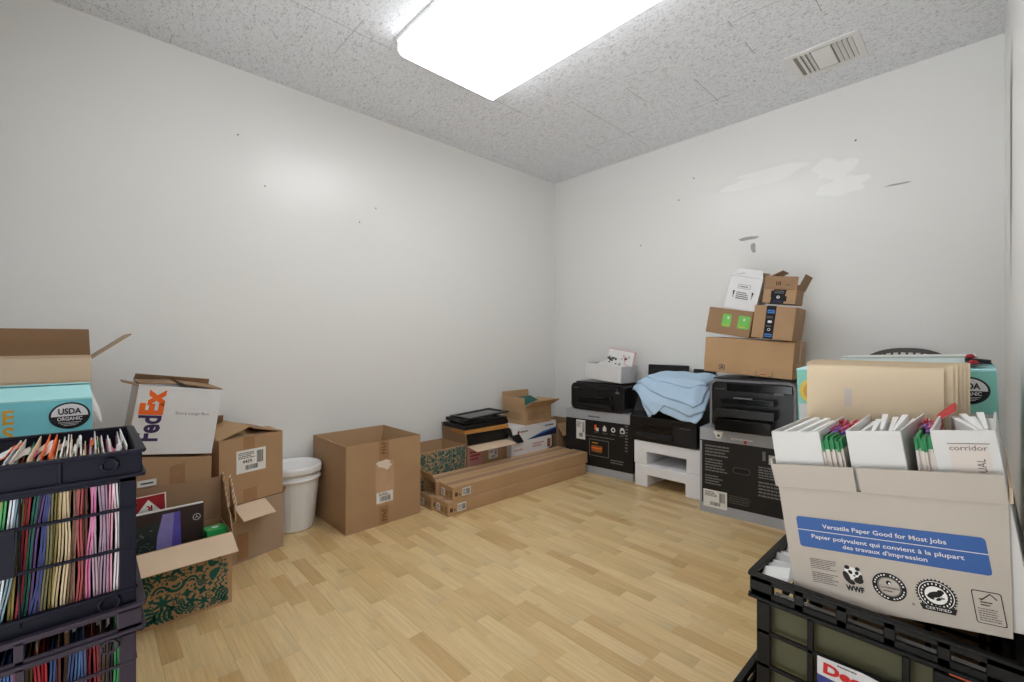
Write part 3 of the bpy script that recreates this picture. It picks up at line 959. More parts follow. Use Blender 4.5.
# ---- big open box
t = carton('big_carton', 'big open brown carton on the floor right of the white bucket', (-2.476, 1.183, 0), .447, .43, .455, 91.2, m='kraft', opened=True,
           flaps=[dict(side='back', len=.2, ang=-86, m='kraft_tan'), dict(side='right', len=.2, ang=-80, m='kraft_tan'), dict(side='left', len=.2, ang=-84, m='kraft_tan')],
           tape=[('front', .185, .30, .245, .455, 'tape_brown'), ('front', .185, 0, .24, .10, 'tape_brown'), ('front', .165, .11, .275, .345, 'tape_clear')])
F = faces_of(.447, .43, .455)['front']
b = MB()
b.poly(F, [(q[0], q[1]) for q in blob(.215, .33, .045, .02, 5)], 'torn_paper', .0004)
for q in range(9):
    rn = random.Random(q + 40)
    u, v = .19 + rn.uniform(0, .07), .30 + rn.uniform(0, .05)
    b.poly(F, blob(u, v, .012, .004, q), 'torn_paper', .0006 + q * .0001)
big_tape = [c_ for c_ in t.children if c_.name.startswith('packing_tape')]
b.build('torn_tape', big_tape[-1], solid=False)
l = MB(); l.rect(F, .17, .12, .268, .178, 'label_white', .0006); l.barcode(F, .188, .128, .255, .155, 'ink', 4, .001); l.lines(F, .182, .158, .25, .174, 2, 'ink_soft', 2, .001)
l.build('shipping_label', t, solid=False)
b = MB()
for v0 in (.02, .385):
    for q in range(4):
        b.rect(F, .20 + .003 * (q % 2), v0 + q * .017, .232 - .004 * (q % 3), v0 + q * .017 + .004, 'tape_print', .0005); b.rect(F, .198 + .008 * (q % 3), v0 + q * .017 + .007, .215 + .006 * (q % 3), v0 + q * .017 + .010, 'tape_print', .0005)
    b.build('tape_lettering', big_tape[1 if v0 < .1 else 0], solid=False); b = MB()

# ---- long flat boxes
def long_box(label, x, y0, z, L, seed, openend=False):
    W, HH = .142, .078
    fl = [dict(side='left', len=.06, ang=100, m='kraft_tan')] if openend else []
    t = thing('long_flat_box', label, 'cardboard box', (x, y0 + L / 2, z), 88.7, group=None)
    b = MB()
    if openend:
        X, Y = L / 2, W / 2
        b.box(-X + .004, X, -Y, Y, 0, .004, 'kraft_tan'); b.box(-X, X, -Y, -Y + .004, 0.0, HH, 'kraft_tan'); b.box(-X, X, Y - .004, Y, 0.0, HH, 'kraft_tan')
        b.box(-X, X, -Y + .004, Y - .004, HH - .004, HH, 'kraft_tan'); b.box(X - .004, X, -Y + .004, Y - .004, .004, HH - .004, 'kraft_tan')
        b.build('carton_body', t)
        f = MB(); f.prism([(-X, -Y, HH), (-X, Y, HH), (-X - .03, Y, HH + .055), (-X - .03, -Y, HH + .055)], (.004, 0, .002), 'kraft_tan'); f.build('end_flap', t)
        MB().box(-X + .05, X - .02, -Y + .015, Y - .015, .006, HH - .012, 'kraft_dark').build('insert', t)
    else:
        b.box(-L / 2, L / 2, -W / 2, W / 2, 0, HH, 'kraft_tan')
        b.build('carton_body', t, bevel=.002)
    F = faces_of(L, W, HH)
    s = MB()
    T = F['top']
    s.rect(T, 0.0, W / 2 - .026, L, W / 2 + .026, 'tape_clear')
    rn = random.Random(seed); u = .01
    while u < L - .03:
        s.poly(T, [(u, W / 2 - .018), (u + .007, W / 2 - .018), (u + .016, W / 2 + .002), (u + .009, W / 2 + .002)], 'tape_print', .0004)
        s.poly(T, [(u + .006, W / 2 + .006), (u + .011, W / 2 + .006), (u + .016, W / 2 + .018), (u + .011, W / 2 + .018)], 'tape_print', .0004)
        u += .019
    s.build('packing_tape', t, solid=False)
    if not openend:
        E_ = MB()
        le = F['left']
        E_.rect(le, .02, .012, .06, .055, 'label_white'); E_.lines(le, .023, .016, .057, .05, 4, 'ink_soft', seed, .0004)
        E_.lines(le, .068, .018, .10, .046, 3, 'tape_print', seed + 5); E_.rect(le, .108, .02, .128, .05, 'tape_print'); E_.rect(le, .112, .025, .124, .045, 'kraft_tan', .0004)
        E_.build('printed_marking', t, solid=False)
        l = MB(); fr = F['front']
        l.rect(fr, .065, .016, .125, .062, 'label_white'); l.barcode(fr, .092, .022, .12, .055, 'ink_soft', seed, .0004); l.lines(fr, .07, .022, .09, .055, 4, 'ink_soft', seed, .0004)
        l.rect(fr, .012, .022, .032, .045, 'tape_print'); l.text(fr, '+', .038, .02, .02, 'tape_print', bold=.03)
        l.build('shipping_label', t, solid=False)
    return t
long_box('long flat brown box nearest the room, bottom layer of four', -2.155, 1.49, 0, 1.24, 1)
long_box('long flat brown box nearest the wall, bottom layer of four', -2.300, 1.475, 0, 1.24, 2)
long_box('long flat brown box nearest the room, top layer of four', -2.163, 1.53, .0788, 1.23, 3)
long_box('long flat brown box with open end flap, top layer of four', -2.308, 1.51, .0788, 1.23, 4, True)

# ---- clutter along the left wall
t = carton('leaf_print_carton', 'open carton with teal leaf print against wall behind long boxes', (-2.556, 1.68, 0), .36, .28, .30, 90, m='kraft_tan', opened=True,
           flaps=[dict(side='back', len=.09, ang=-80, m='kraft'), dict(side='left', len=.09, ang=-75, m='kraft')])
leaf_print(t, faces_of(.36, .28, .30)['front'], .004, .05, .356, .296, (.015, .024), 'leaf_ink_blue', 8)
t = carton('open_carton', 'brown carton holding picture frames, pink print on its front', (-2.556, 2.055, 0), .36, .28, .285, 90, m='kraft', opened=True,
           flaps=[dict(side='left', len=.135, ang=97, m='kraft_dark', taper=0), dict(side='front', len=.11, ang=188, m='kraft_light', taper=-.01)])
F = faces_of(.36, .28, .285)['front']
b = MB(); b.rect(F, .006, .10, .13, .27, 'pink_print'); b.lines(F, .02, .18, .12, .25, 3, 'deep_red', 2, .0004)
b.build('printed_marking', t, solid=False)
shipping_label(t, F, .185, .165, .27, .23, 5, 3)
def framed_picture(name, label, loc, w, d, hh, rz, rx, ry, m, gm='glass_dark'):
    t = thing(name, label, 'picture frame', loc, rz, rx, ry)
    b = MB(); k = .028
    b.box(-w / 2, w / 2, -d / 2, -d / 2 + k, 0, hh, m); b.box(-w / 2, w / 2, d / 2 - k, d / 2, 0, hh, m)
    b.box(-w / 2, -w / 2 + k, -d / 2 + k, d / 2 - k, 0, hh, m); b.box(w / 2 - k, w / 2, -d / 2 + k, d / 2 - k, 0, hh, m)
    b.build('moulding', t, bevel=.003)
    MB().box(-w / 2 + k, w / 2 - k, -d / 2 + k, d / 2 - k, .004, hh * .55, gm).build('glass', t)
    return t
framed_picture('framed_picture', 'deep dark picture frame directly on the brown carton of frames', (-2.535, 2.06, .290), .37, .25, .075, 88, 0, 0, 'frame_black')
framed_picture('framed_picture', 'orange brown wooden picture frame in middle of the stack', (-2.525, 2.045, .368), .38, .25, .028, 86, 0, 0, 'wood_frame')
framed_picture('framed_picture', 'black picture frame lying on the wooden frame', (-2.53, 2.04, .398), .40, .25, .030, 91, 0, 0, 'frame_black', 'frame_black')
framed_picture('framed_picture', 'black picture frame between two other black frames in the stack', (-2.53, 2.045, .431), .38, .23, .024, 88, 0, 2, 'frame_black', 'frame_black')
framed_picture('framed_picture', 'topmost black picture frame of the stack, tilted a little', (-2.53, 2.075, .466), .38, .22, .012, 93, 0, -2, 'frame_black')
t = carton('white_carton', 'white printed carton under another, behind the long boxes', (-2.52, 2.46, 0), .44, .30, .255, 90, m='white_card')
F = faces_of(.44, .30, .255)['front']
b = MB(); b.lines(F, .03, .185, .12, .21, 1, 'pink_print', 8); b.build('lettering', t, solid=False); b = MB(); b.poly(F, [(.2, .02), (.44, .1), (.44, .17), (.26, .13)], 'navy_print'); b.build('printed_swoosh', t, solid=False); b = MB(); b.rect(F, .385, .17, .425, .235, 'photo_brown')
b.lines(F, .22, .19, .36, .23, 2, 'pink_print', 3)
b.build('printed_marking', t, solid=False)
t = carton('white_carton', 'white printed carton with navy swoosh under small open box', (-2.53, 2.50, .2565), .50, .30, .108, 92, m='white_card')
F = faces_of(.50, .30, .108)['front']
b = MB(); b.poly(F, [(.0, 0), (.15, .0), (.3, .025), (.5, .045), (.5, .0)], 'navy_print')
b.poly(F, [(.15, .0), (.33, .04), (.5, .055), (.5, .045), (.3, .022)], 'blue_light_ink', .0003)
b.build('printed_swoosh', t, solid=False); b = MB(); b.ell(F, .06, .068, .012, .012, 'red'); b.build('printed_logo', t, solid=False); b = MB(); b.lines(F, .08, .058, .17, .078, 1, 'ink_soft', 3); b.lines(F, .36, .07, .47, .09, 1, 'purple_ink', 4)
b.build('printed_marking', t, solid=False)
b = MB()
b.prism([(-.03, -.03, -.03), (.05, -.02, -.035), (.02, .0, .03), (-.11, .03, .105), (-.13, .03, .09)], (.012, .012, .002), 'frame_black')
o = b.build('black_binder', loc=(-2.375, 2.30, .285)); o.rotation_euler = (0, 0, R(88))
tag(o, 'thin black binder wedged between picture frames and white cartons', 'binder')
t = carton('open_carton', 'small open brown carton with spread flaps on white carton', (-2.50, 2.535, .366), .30, .24, .135, 91, m='kraft_tan', opened=True,
           flaps=[dict(side='left', len=.07, ang=92, m='kraft_tan'), dict(side='back', len=.10, ang=96, m='kraft_tan'), dict(side='front', len=.10, ang=148, m='kraft_tan'),
                  dict(side='right', len=.11, ang=165, m='kraft_tan')])
F = faces_of(.30, .24, .135)
b = MB()
for fr, w_ in ((F['front'], .30), (F['left'], .24)):
    b.lines(fr, .03, .03, w_ - .04, .09, 5, 'kraft_dark', 7)
b.build('printed_marking', t, solid=False)
k = MB()
for q in range(5):
    rn = random.Random(q + 9)
    z = .09 + q * .012
    k.mesh([(-.10 + rn.uniform(0, .02), -.07, z), (.05, -.09, z + .03), (.09, .04, z + .05), (-.07, .06, z + .045)], [(0, 1, 2, 3)], 'leaf_ink' if q == 4 else 'paper')
    k.prism([(-.08, -.05, z), (.03, -.07, z + .02), (.07, .05, z + .04), (-.06, .06, z + .03)], (0, 0, .003), 'paper' if q % 2 else 'chart_white')
o = k.build('paper_pile', loc=(-2.50, 2.52, .372)); o.rotation_euler = (0, 0, R(90))
tag(o, 'leaf patterned wrapping paper poking out of the small open carton', 'wrapping paper')
t = carton('carton', 'low brown carton in the corner behind the end of long boxes', (-2.535, 2.925, 0), .28, .26, .325, 90, m='kraft', opened=True,
           flaps=[dict(side='front', len=.11, ang=232, m='kraft_tan')])

# ================================================================== BACK WALL
HBW, HBD, HBH = .565, .285, .472
c6 = (math.cos(R(6)), math.sin(R(6)))
def behind(rx_, ry_, w, d, ang):                    # centre from the front right corner
    ux, uy = math.cos(R(ang)), math.sin(R(ang))
    return (rx_ - ux * w / 2 - uy * d / 2, ry_ - uy * w / 2 + ux * d / 2)
def printer_carton(label, corner, w, d, h, ang, seed):
    c = behind(corner[0], corner[1], w, d, ang)
    t = thing('printer_carton', label, 'cardboard box', (c[0], c[1], 0), ang)
    b = MB()
    b.box(-w / 2, w / 2, -d / 2, d / 2, 0, .055, 'box_silver'); b.box(-w / 2, w / 2, -d / 2, d / 2, .055, h - .07, 'box_black'); b.box(-w / 2, w / 2, -d / 2, d / 2, h - .07, h, 'box_silver')
    b.build('carton_body', t)
    return t, faces_of(w, d, h)
t, F = printer_carton('black and silver printer carton in corner beside the long boxes', (-1.722, 2.812), HBW, HBD, HBH, 6, 1)
fr = F['front']
b = MB()
b.lines(fr, .2, .42, .31, .44, 1, 'ink_soft', 3)
for q, u in enumerate((.255, .325, .395, .465)):
    v = .33
    if q == 0: b.rect(fr, u, v, u + .018, v + .04, 'orange_ink'); b.rect(fr, u + .014, v - .006, u + .036, v + .02, 'white_ink', .0004)
    elif q == 1: b.poly(fr, [(u, v), (u + .03, v), (u + .03, v + .025), (u + .015, v + .045), (u, v + .025)], 'white_ink')
    elif q == 2: b.ring(fr, u + .016, v + .018, .009, .018, 'white_ink')
    else: b.frame(fr, u, v, u + .036, v + .03, .007, 'white_ink'); b.rect(fr, u + .006, v + .03, u + .03, v + .042, 'white_ink')
    b.build('printed_icon', t, solid=False); b = MB()
    b.lines(fr, u - .005, v - .022, u + .04, v - .010, 2, 'ink_grey', q)
b.lines(fr, .17, .275, .46, .288, 1, 'ink_grey', 9)
b.build('printed_caption', t, solid=False); b = MB()
b.frame(fr, .21, .135, .375, .26, .005, 'ink_grey'); b.rect(fr, .23, .165, .32, .215, 'photo_brown', .0003); b.lines(fr, .235, .225, .30, .243, 1, 'ochre', 6, .0003)
b.rect(fr, .23, .19, .32, .20, 'orange_ink', .0006); b.build('printed_picture', t, solid=False); b = MB()
b.lines(fr, .39, .10, .51, .135, 2, 'ink_grey', 12)
b.lines(fr, .505, .2, .53, .40, 9, 'ink_grey', 13)
b.build('printed_marking', t, solid=False)
shipping_label(t, fr, .095, .245, .175, .392, 8, 4)
RW, RD, RH = .50, .38, .492
t, F = printer_carton('black and silver printer carton right of the white foam', (-1.163 + .5 * math.cos(R(5.5)), 2.632 + .5 * math.sin(R(5.5))), RW, RD, RH, 5.5, 2)
fr = F['front']
b = MB()
b.rect(fr, 0, .055, .012, .416, 'box_silver'); b.lines(fr, .17, .44, .31, .458, 1, 'white_ink', 5); b.ell(fr, .245, .436, .007, .01, 'red', .0003)
b.build('printed_title', t, solid=False); b = MB(); b.poly(fr, [(.075, .478), (.13, .478), (.115, .44), (.095, .44)], 'label_white'); b.ell(fr, .104, .455, .008, .008, 'ink_soft', .0004)
b.build('sticker', t, solid=False); b = MB()
for q, (u0, v0, u1, v1, k, m_) in enumerate(((.03, .33, .17, .40, 4, 'ink_grey'), (.03, .24, .16, .32, 5, 'ink_grey'), (.03, .165, .13, .225, 4, 'ink_grey'),
        (.31, .25, .48, .32, 5, 'ink_grey'), (.31, .15, .48, .24, 5, 'ink_grey'), (.16, .08, .30, .13, 4, 'ink_soft'))):
    MB().lines(fr, u0, v0, u1, v1, k, m_, 21 + q).build('fine_print', t, solid=False)
b = MB()
b.rect(fr, .36, .335, .42, .385, 'box_silver'); b.rect(fr, .33, .35, .345, .40, 'ink_grey'); b.rect(fr, .435, .34, .445, .38, 'ink_grey')
b.build('printed_marking', t, solid=False)
b = MB(); b.rrect(fr, .18, .255, .27, .29, .016, 'ink_soft'); b.rrect(fr, .184, .259, .266, .286, .013, 'ink', .0005)
b.build('handle_hole', t, solid=False)
shipping_label(t, fr, .02, .035, .15, .135, 15, 4)

def printer(label, loc, w, d, h, ang, style):
    t = thing('printer', label, 'printer', loc, ang)
    r = .035
    def rr(x0, x1, z0, z1, r):
        pts = []
        for cx, cz, a0 in ((x1 - r, z0 + r, -90), (x1 - r, z1 - r, 0), (x0 + r, z1 - r, 90), (x0 + r, z0 + r, 180)):
            for k in range(6): pts.append((cx + r * math.cos(R(a0 + 18 * k)), cz + r * math.sin(R(a0 + 18 * k))))
        return pts
    X, Y = w / 2, d / 2
    P = rr(-X + .006, X - .006, 0.0, h, r)
    MB().prism([(x, -Y + .012, z) for x, z in P], (0, d - .012, 0), 'plastic_black').build('body', t)
    # silver hoop around the front
    P1, P2 = rr(-X, X, 0.0, h, r + .004), rr(-X + .012, X - .012, .012, h - .012, r - .006)
    n = len(P1); vs = [(x, -Y, z) for x, z in P1] + [(x, -Y, z) for x, z in P2] + [(x, -Y + .03, z) for x, z in P1] + [(x, -Y + .03, z) for x, z in P2]
    fs = []
    for i in range(n):
        j = (i + 1) % n
        fs += [(i, j, n + j, n + i), (2 * n + i, 3 * n + i, 3 * n + j, 2 * n + j), (i, 2 * n + i, 2 * n + j, j), (n + i, n + j, 3 * n + j, 3 * n + i)]
    b = MB(); b.mesh(vs, fs, 'plastic_grey' if style == 'big' else 'plastic_dark'); b.build('front_trim', t)
    if style == 'big':
        MB().box(-X + .09, X - .015, -Y - .004, -Y + .012, h * .78, h * .94, 'plastic_gloss').build('control_panel', t, bevel=.004)
        lid = MB().box(-X + .075, X - .09, -Y - .05, -Y + .02, h * .55, h * .66, 'plastic_gloss'); lid = lid.build('output_lid', t, bevel=.004)
        MB().box(-X + .055, X - .085, -Y - .075, -Y + .02, h * .30, h * .46, 'plastic_black').build('output_tray', t, bevel=.004)
        MB().box(-X + .05, X - .10, -Y - .08, -Y + .02, h * .03, h * .26, 'plastic_gloss').build('paper_tray', t, bevel=.004)
        MB().box(-X + .14, X - .20, -Y - .053, -Y - .02, h * .661, h * .675, 'plastic_grey').build('tray_trim', lid)
        b = MB(); F_ = Fr((-X, -Y - .005, 0), (1, 0, 0), (0, 0, 1)); b.rect(F_, w - .10, h * .76, w - .055, h * .80, 'ink_grey', .006); b.lines(F_, .03, h * .80, .085, h * .83, 1, 'ink_grey', 4, -.008)
        b.build('printed_marking', t, solid=False)
        MB().box(-X + .01, X - .03, -Y + .03, Y - .02, h, h + .008, 'plastic_black').build('scanner_lid', t, bevel=.005)
    else:
        MB().box(-X + .05, X - .05, -Y - .006, -Y + .012, h * .76, h * .9, 'plastic_gloss').build('control_panel', t, bevel=.004)
        lid = MB().box(-X + .08, X - .10, -Y - .02, -Y + .012, h * .42, h * .56, 'plastic_gloss').build('output_lid', t, bevel=.004)
        MB().box(-X + .10, X - .16, -Y - .021, -Y - .012, h * .49, h * .535, 'plastic_dark').build('tray_trim', lid)
        MB().box(-X + .06, X - .09, -Y - .035, -Y + .012, h * .10, h * .24, 'plastic_black').build('output_tray', t, bevel=.004)
        b = MB(); F_ = Fr((-X, -Y - .007, 0), (1, 0, 0), (0, 0, 1)); b.rect(F_, w - .07, h * .70, w - .035, h * .76, 'ink_grey'); b.rect(F_, .03, h * .8, .075, h * .83, 'ink_grey')
        b.build('printed_marking', t, solid=False)
        MB().box(-X + .02, X - .02, -Y + .03, Y - .02, h, h + .010, 'plastic_black').build('scanner_lid', t, bevel=.004)
    return t
c = behind(-1.785, 2.800, .465, .27, 3)
printer('black printer carrying the pale tray of cards, in room corner', (c[0], c[1], HBH + .001), .465, .27, .203, 3, 'small')
c = behind(-.675, 2.668, .43, .34, 5.5)
printer('black printer with silver trim under the stack of brown parcels', (c[0], c[1], RH + .001), .43, .34, .288, 5.5, 'big')

# pale tray with cards on the corner printer
PZ = HBH + .230
t = thing('card_tray', 'pale grey open tray of cards on the corner printer', 'tray', (-1.985, 2.915, PZ), -3, ry=4)
b = MB(); w, d, h = .345, .20, .122
b.box(-w / 2, w / 2, -d / 2, -d / 2 + .004, 0, h, 'white_card'); b.box(-w / 2, w / 2, d / 2 - .004, d / 2, 0, h, 'grey_card'); b.box(-w / 2, -w / 2 + .004, -d / 2, d / 2, 0, h, 'grey_card')
b.box(w / 2 - .004, w / 2, -d / 2, d / 2, 0, h, 'grey_card'); b.box(-w / 2, w / 2, -d / 2, d / 2, 0, .004, 'grey_card')
b.build('tray_body', t)
k = thing('greeting_card', 'floral greeting card with pink edge leaning in the pale tray', 'card', (-1.935, 2.925, PZ + .012), -3, rx=-10, ry=8)
MB().box(-.12, .12, -.003, .003, 0, .222, 'flower_pink').build('board', k)
F = Fr((-.12, -.0037, 0), (1, 0, 0), (0, 0, 1)); b = MB(); b.rect(F, .002, .004, .232, .216, 'paper')
for q in range(34):
    rn = random.Random(q + 3); u, v = (rn.uniform(.0, .09), rn.uniform(.11, .16)) if q < 18 else (rn.uniform(.12, .20), rn.uniform(.10, .18))
    b.ell(F, u, v, rn.uniform(.005, .013), rn.uniform(.003, .009), 'stem_dark' if u < .09 or q % 4 == 0 else 'flower_pink', .0003 + q * .00001, rn.uniform(0, 180), 9)
b.build('printed_marking', k, solid=False)
b = MB()
for q in range(3):
    b.prism([(-.06, -.03 + q * .02, 0), (.05, -.03 + q * .02, 0), (.045, -.02 + q * .02, .105 + .008 * q), (.0, -.02 + q * .02, .118 + .006 * q), (-.058, -.02 + q * .02, .10 + .006 * q)], (0, .002, 0), 'paper')
o = b.build('envelope', loc=(-2.06, 2.94, PZ + .016)); tag(o, 'crumpled white envelopes at the left of the pale tray', 'envelope')

# foam blocks
def foam(label, x, y, z, w, d, h, ang):
    t = thing('foam_block', label, 'packing foam', (x, y, z), ang)
    X, Y = w / 2, d / 2
    a = .095
    pts = [(-X, 0), (-X + a, 0), (-X + a, h * .55), (X - a - .01, h * .55), (X - a - .01, 0), (X, 0), (X, h), (-X, h)]
    b = MB().prism([(u, -Y, v) for u, v in pts], (0, d, 0), 'foam')
    b.build('foam_body', t, bevel=.006)
    return t
foam('white foam packing block standing on floor between printer cartons', -1.455, 2.94, 0, .465, .32, .152, 1)
foam('white foam packing block on top of another, under black printer', -1.46, 2.945, .1525, .475, .32, .160, 2)

# middle printer
MPZ = .3135
t = thing('printer', 'black printer on white foam under folded blue gowns', 'printer', (-1.49, 2.942, MPZ), 1)
w, d = .475, .33
X, Y = w / 2, d / 2
prof = [(-Y, .0), (-Y, .168), (-Y + .05, .20), (-Y + .11, .295), (-Y + .14, .325), (Y, .325), (Y, 0)]
MB().prism([(-X, a, b_) for a, b_ in prof], (w, 0, 0), 'plastic_black').build('body', t, bevel=.006)
MB().box(-X + .09, X - .16, -Y - .004, -Y + .01, .075, .125, 'plastic_gloss').build('output_slot', t, bevel=.003)
MB().box(-X + .06, X - .155, -Y - .012, -Y + .004, .028, .062, 'plastic_dark').build('output_tray', t, bevel=.004)
MB().box(X - .15, X - .004, -Y - .003, -Y + .004, .012, .142, 'plastic_dark').build('side_panel', t, bevel=.002)
F = Fr((-X, -Y - .0042, 0), (1, 0, 0), (0, 0, 1)); b = MB(); b.lines(F, w - .11, .118, w - .03, .127, 1, 'ink_grey', 3); b.build('printed_marking', t, solid=False)
# black trays leaning behind
def tray(label, x, y, z, w, h, rz):
    t = thing('paper_tray', label, 'paper tray', (x, y, z), rz, rx=-4)
    MB().box(-w / 2, w / 2, -.008, .008, 0, h, 'plastic_black').build('panel', t, bevel=.004)
    MB().box(-w / 2 + .02, w / 2 - .02, -.012, -.008, h - .03, h - .015, 'plastic_dark').build('lip', t)
    return t
tray('black paper tray standing upright behind the blue gowns, left of two', -1.60, 3.08, MPZ + .3265, .31, .185, 1)
tray('black paper tray standing upright behind the blue gowns, right of two', -1.335, 3.085, MPZ + .3265, .15, .165, 1)

# folded gowns: layers of cloth draped over the printer's sloping front
gt = thing('folded_gown', 'light blue folded gowns draped in layers over the middle printer', 'clothing', (-1.475, 2.942, MPZ))
def drape(a):                                          # a = distance forward from the back edge along the cloth -> (y, z)
    L1 = .17
    if a < L1: return (.105 - a, .385 + .045 * (1 - a / L1))
    a2 = a - L1; L2 = .16
    if a2 < L2:
        f_ = a2 / L2
        return (.105 - L1 - a2 * .72, .385 - .13 * f_ ** 1.3)
    a3 = a2 - L2
    return (.105 - L1 - L2 * .72 - a3 * .3, .255 - a3 * .95)
def layer(outline, dz, seed, nm, amp):
    NU, NV = 44, 40
    rn = random.Random(seed)
    ph = [rn.uniform(0, 6.28) for _ in range(6)]
    vs, fs, idx = [], [], {}
    def lim(u):                                        # back and front limits at u
        o0, o1 = outline
        def ip(o):
            for (u0, a0), (u1, a1) in zip(o, o[1:]):
                if u0 <= u <= u1: return a0 + (a1 - a0) * (u - u0) / (u1 - u0)
            return o[-1][1]
        return ip(o0), ip(o1)
    us0, us1 = outline[0][0][0], outline[0][-1][0]
    for i in range(NU + 1):
        u = us0 + (us1 - us0) * i / NU
        b0, b1 = lim(u)
        for j in range(NV + 1):
            a = b0 + (b1 - b0) * j / NV
            y, z = drape(a)
            fold = amp * (math.sin(u * 26 + a * 30 + ph[0]) * .5 + math.sin(u * 47 - a * 22 + ph[1]) * .3 + math.sin(a * 60 + u * 9 + ph[2]) * .35)
            edge = min(1, 6 * min(i / NU, 1 - i / NU, j / NV, 1 - j / NV) + .15)
            sag = -.045 * max(0, (abs(u + .0) - .2) / .09) ** 1.4
            nrm = min(1, max(0, (a - .17) / .16))
            vs.append((u, y - nrm * (dz * .7 + fold * .7), z + dz + fold + sag - (1 - edge) * .012))
    for i in range(NU):
        for j in range(NV):
            p0 = i * (NV + 1) + j
            fs.append((p0, p0 + 1, p0 + NV + 2, p0 + NV + 1))
    b = MB(); b.mesh(vs, fs, 'gown_blue')
    o = b.build(nm, gt, smooth=True)
    s = o.modifiers.new('thickness', 'SOLIDIFY'); s.thickness = .006; s.offset = 1
    return o
layer([[(-.28, .16), (-.2, .04), (-.1, .0), (.27, .0)], [(-.28, .19), (-.16, .30), (-.075, .41), (-.03, .345), (.02, .37), (.14, .40), (.24, .40), (.27, .33)]], .004, 1, 'cloth_layer', .004)
layer([[(-.27, .17), (-.2, .05), (-.1, .0), (.28, .0)], [(-.27, .20), (-.14, .32), (-.04, .40), (.02, .33), (.10, .35), (.20, .38), (.28, .30)]], .016, 2, 'cloth_layer', .004)
layer([[(-.25, .14), (-.18, .05), (-.1, .0), (.26, .0)], [(-.25, .18), (-.1, .26), (.0, .29), (.12, .31), (.22, .33), (.26, .28)]], .030, 3, 'cloth_layer', .005)
layer([[(-.19, .08), (-.15, .02), (-.1, .0), (.25, .0)], [(-.19, .14), (-.1, .19), (.02, .21), (.16, .23), (.25, .18)]], .044, 4, 'cloth_layer', .005)

# parcels on the right printer
t = carton('carton', 'large plain brown parcel on the black printer, lowest of the parcels', (-.938, 2.828, .8095), .455, .31, .20, 4, ry=4.0, m='kraft_tan', rumple=.002, seed=2)
F = faces_of(.455, .31, .20)
b = MB(); fr = F['front']
b.frame(fr, .085, .018, .118, .044, .004, 'ink_soft'); b.rect(fr, .098, .044, .105, .05, 'ink_soft'); b.rect(fr, .094, .026, .11, .036, 'ink_soft', .0003)
b.build('printed_symbol', t, solid=False)
b = MB()
b.rect(fr, .28, .004, .283, .03, 'ink_soft'); b.rect(fr, .36, .004, .363, .03, 'ink_soft'); b.rect(fr, .283, .004, .30, .007, 'ink_soft'); b.rect(fr, .343, .004, .36, .007, 'ink_soft'); b.lines(fr, .30, .010, .345, .018, 1, 'deep_red', 2)
b.build('printed_mark', t, solid=False)
b = MB(); b.rect(F['right'], .13, 0, .18, .20, 'tape_clear'); b.build('packing_tape', t, solid=False)
t = carton('carton', 'flat brown parcel with two green stickers, leaning on tape-striped parcel', (-1.032, 2.775, 1.036), .240, .21, .148, 3, ry=10.0, m='kraft_dark')
fr = faces_of(.238, .21, .148)['front']
for u0 in (.082, .168):
    b = MB(); b.rrect(fr, u0, .045, u0 + .062 - (.014 if u0 < .1 else 0), .118, .006, 'green_sticker'); b.lines(fr, u0 + .008, .05, u0 + .045, .062, 1, 'yellow', 3, .0004); b.rect(fr, u0 + .026, .09, u0 + .036, .105, 'white_ink', .0004)
    b.build('sticker', t, solid=False)
t = carton('carton', 'brown parcel with vertical black tape stripe on the large parcel', (-.803, 2.79, 1.010), .198, .25, .178, 4, ry=7.0, m='kraft')
fr = faces_of(.198, .25, .178)
b = MB(); T0, T1 = .060, .106
b.rect(fr['front'], T0, 0, T1, .178, 'ink'); b.rect(fr['top'], T0, 0, T1, .25, 'ink')
for v0 in (.010, .138): b.rect(fr['front'], T0 + .006, v0, T1 - .006, v0 + .018, 'blue_light_ink', .0004); b.lines(fr['front'], T0 + .01, v0 + .004, T1 - .01, v0 + .014, 1, 'navy_print', 3, .0007)
b.lines(fr['front'], T0 + .006, .110, T1 - .006, .124, 2, 'ink_grey', 5, .0004); b.rrect(fr['front'], T0 + .013, .086, T1 - .013, .099, .004, 'white_ink', .0004)
b.ring(fr['front'], (T0 + T1) / 2, .050, .005, .0075, 'white_ink', .0004, 16); b.lines(fr['front'], T0 + .006, .064, T1 - .006, .074, 1, 'ink_grey', 6, .0004)
b.build('packing_tape', t, solid=False)
t = carton('white_carton', 'white carton with half-closed gable flaps, top of parcel stack', (-.966, 2.765, 1.181), .168, .17, .180, 3, ry=13.5, m='white_card', opened=True,
           flaps=[dict(side='front', len=.06, ang=48, m='white_card', taper=.14), dict(side='back', len=.05, ang=60, m='kraft_grey', taper=.1), dict(side='right', len=.10, ang=140, m='kraft', taper=.12), dict(side='left', len=.07, ang=20, m='white_card')])
fr = faces_of(.168, .17, .180)['front']
b = MB(); b.frame(fr, .05, .115, .115, .138, .002, 'ink_grey'); b.lines(fr, .06, .121, .105, .132, 1, 'ink_soft', 3, .0003)
b.build('printed_label', t, solid=False)
b = MB(); b.lines(fr, .05, .055, .118, .098, 4, 'ink_soft', 6); b.build('printed_caption', t, solid=False)
for u in (.034, .134):
    b = MB(); b.poly(fr, [(u - .005, .10), (u + .005, .10), (u + .002, .073), (u - .002, .073)], 'ink'); b.ell(fr, u, .066, .003, .003, 'ink', n=10)
    b.build('exclamation_mark', t, solid=False)
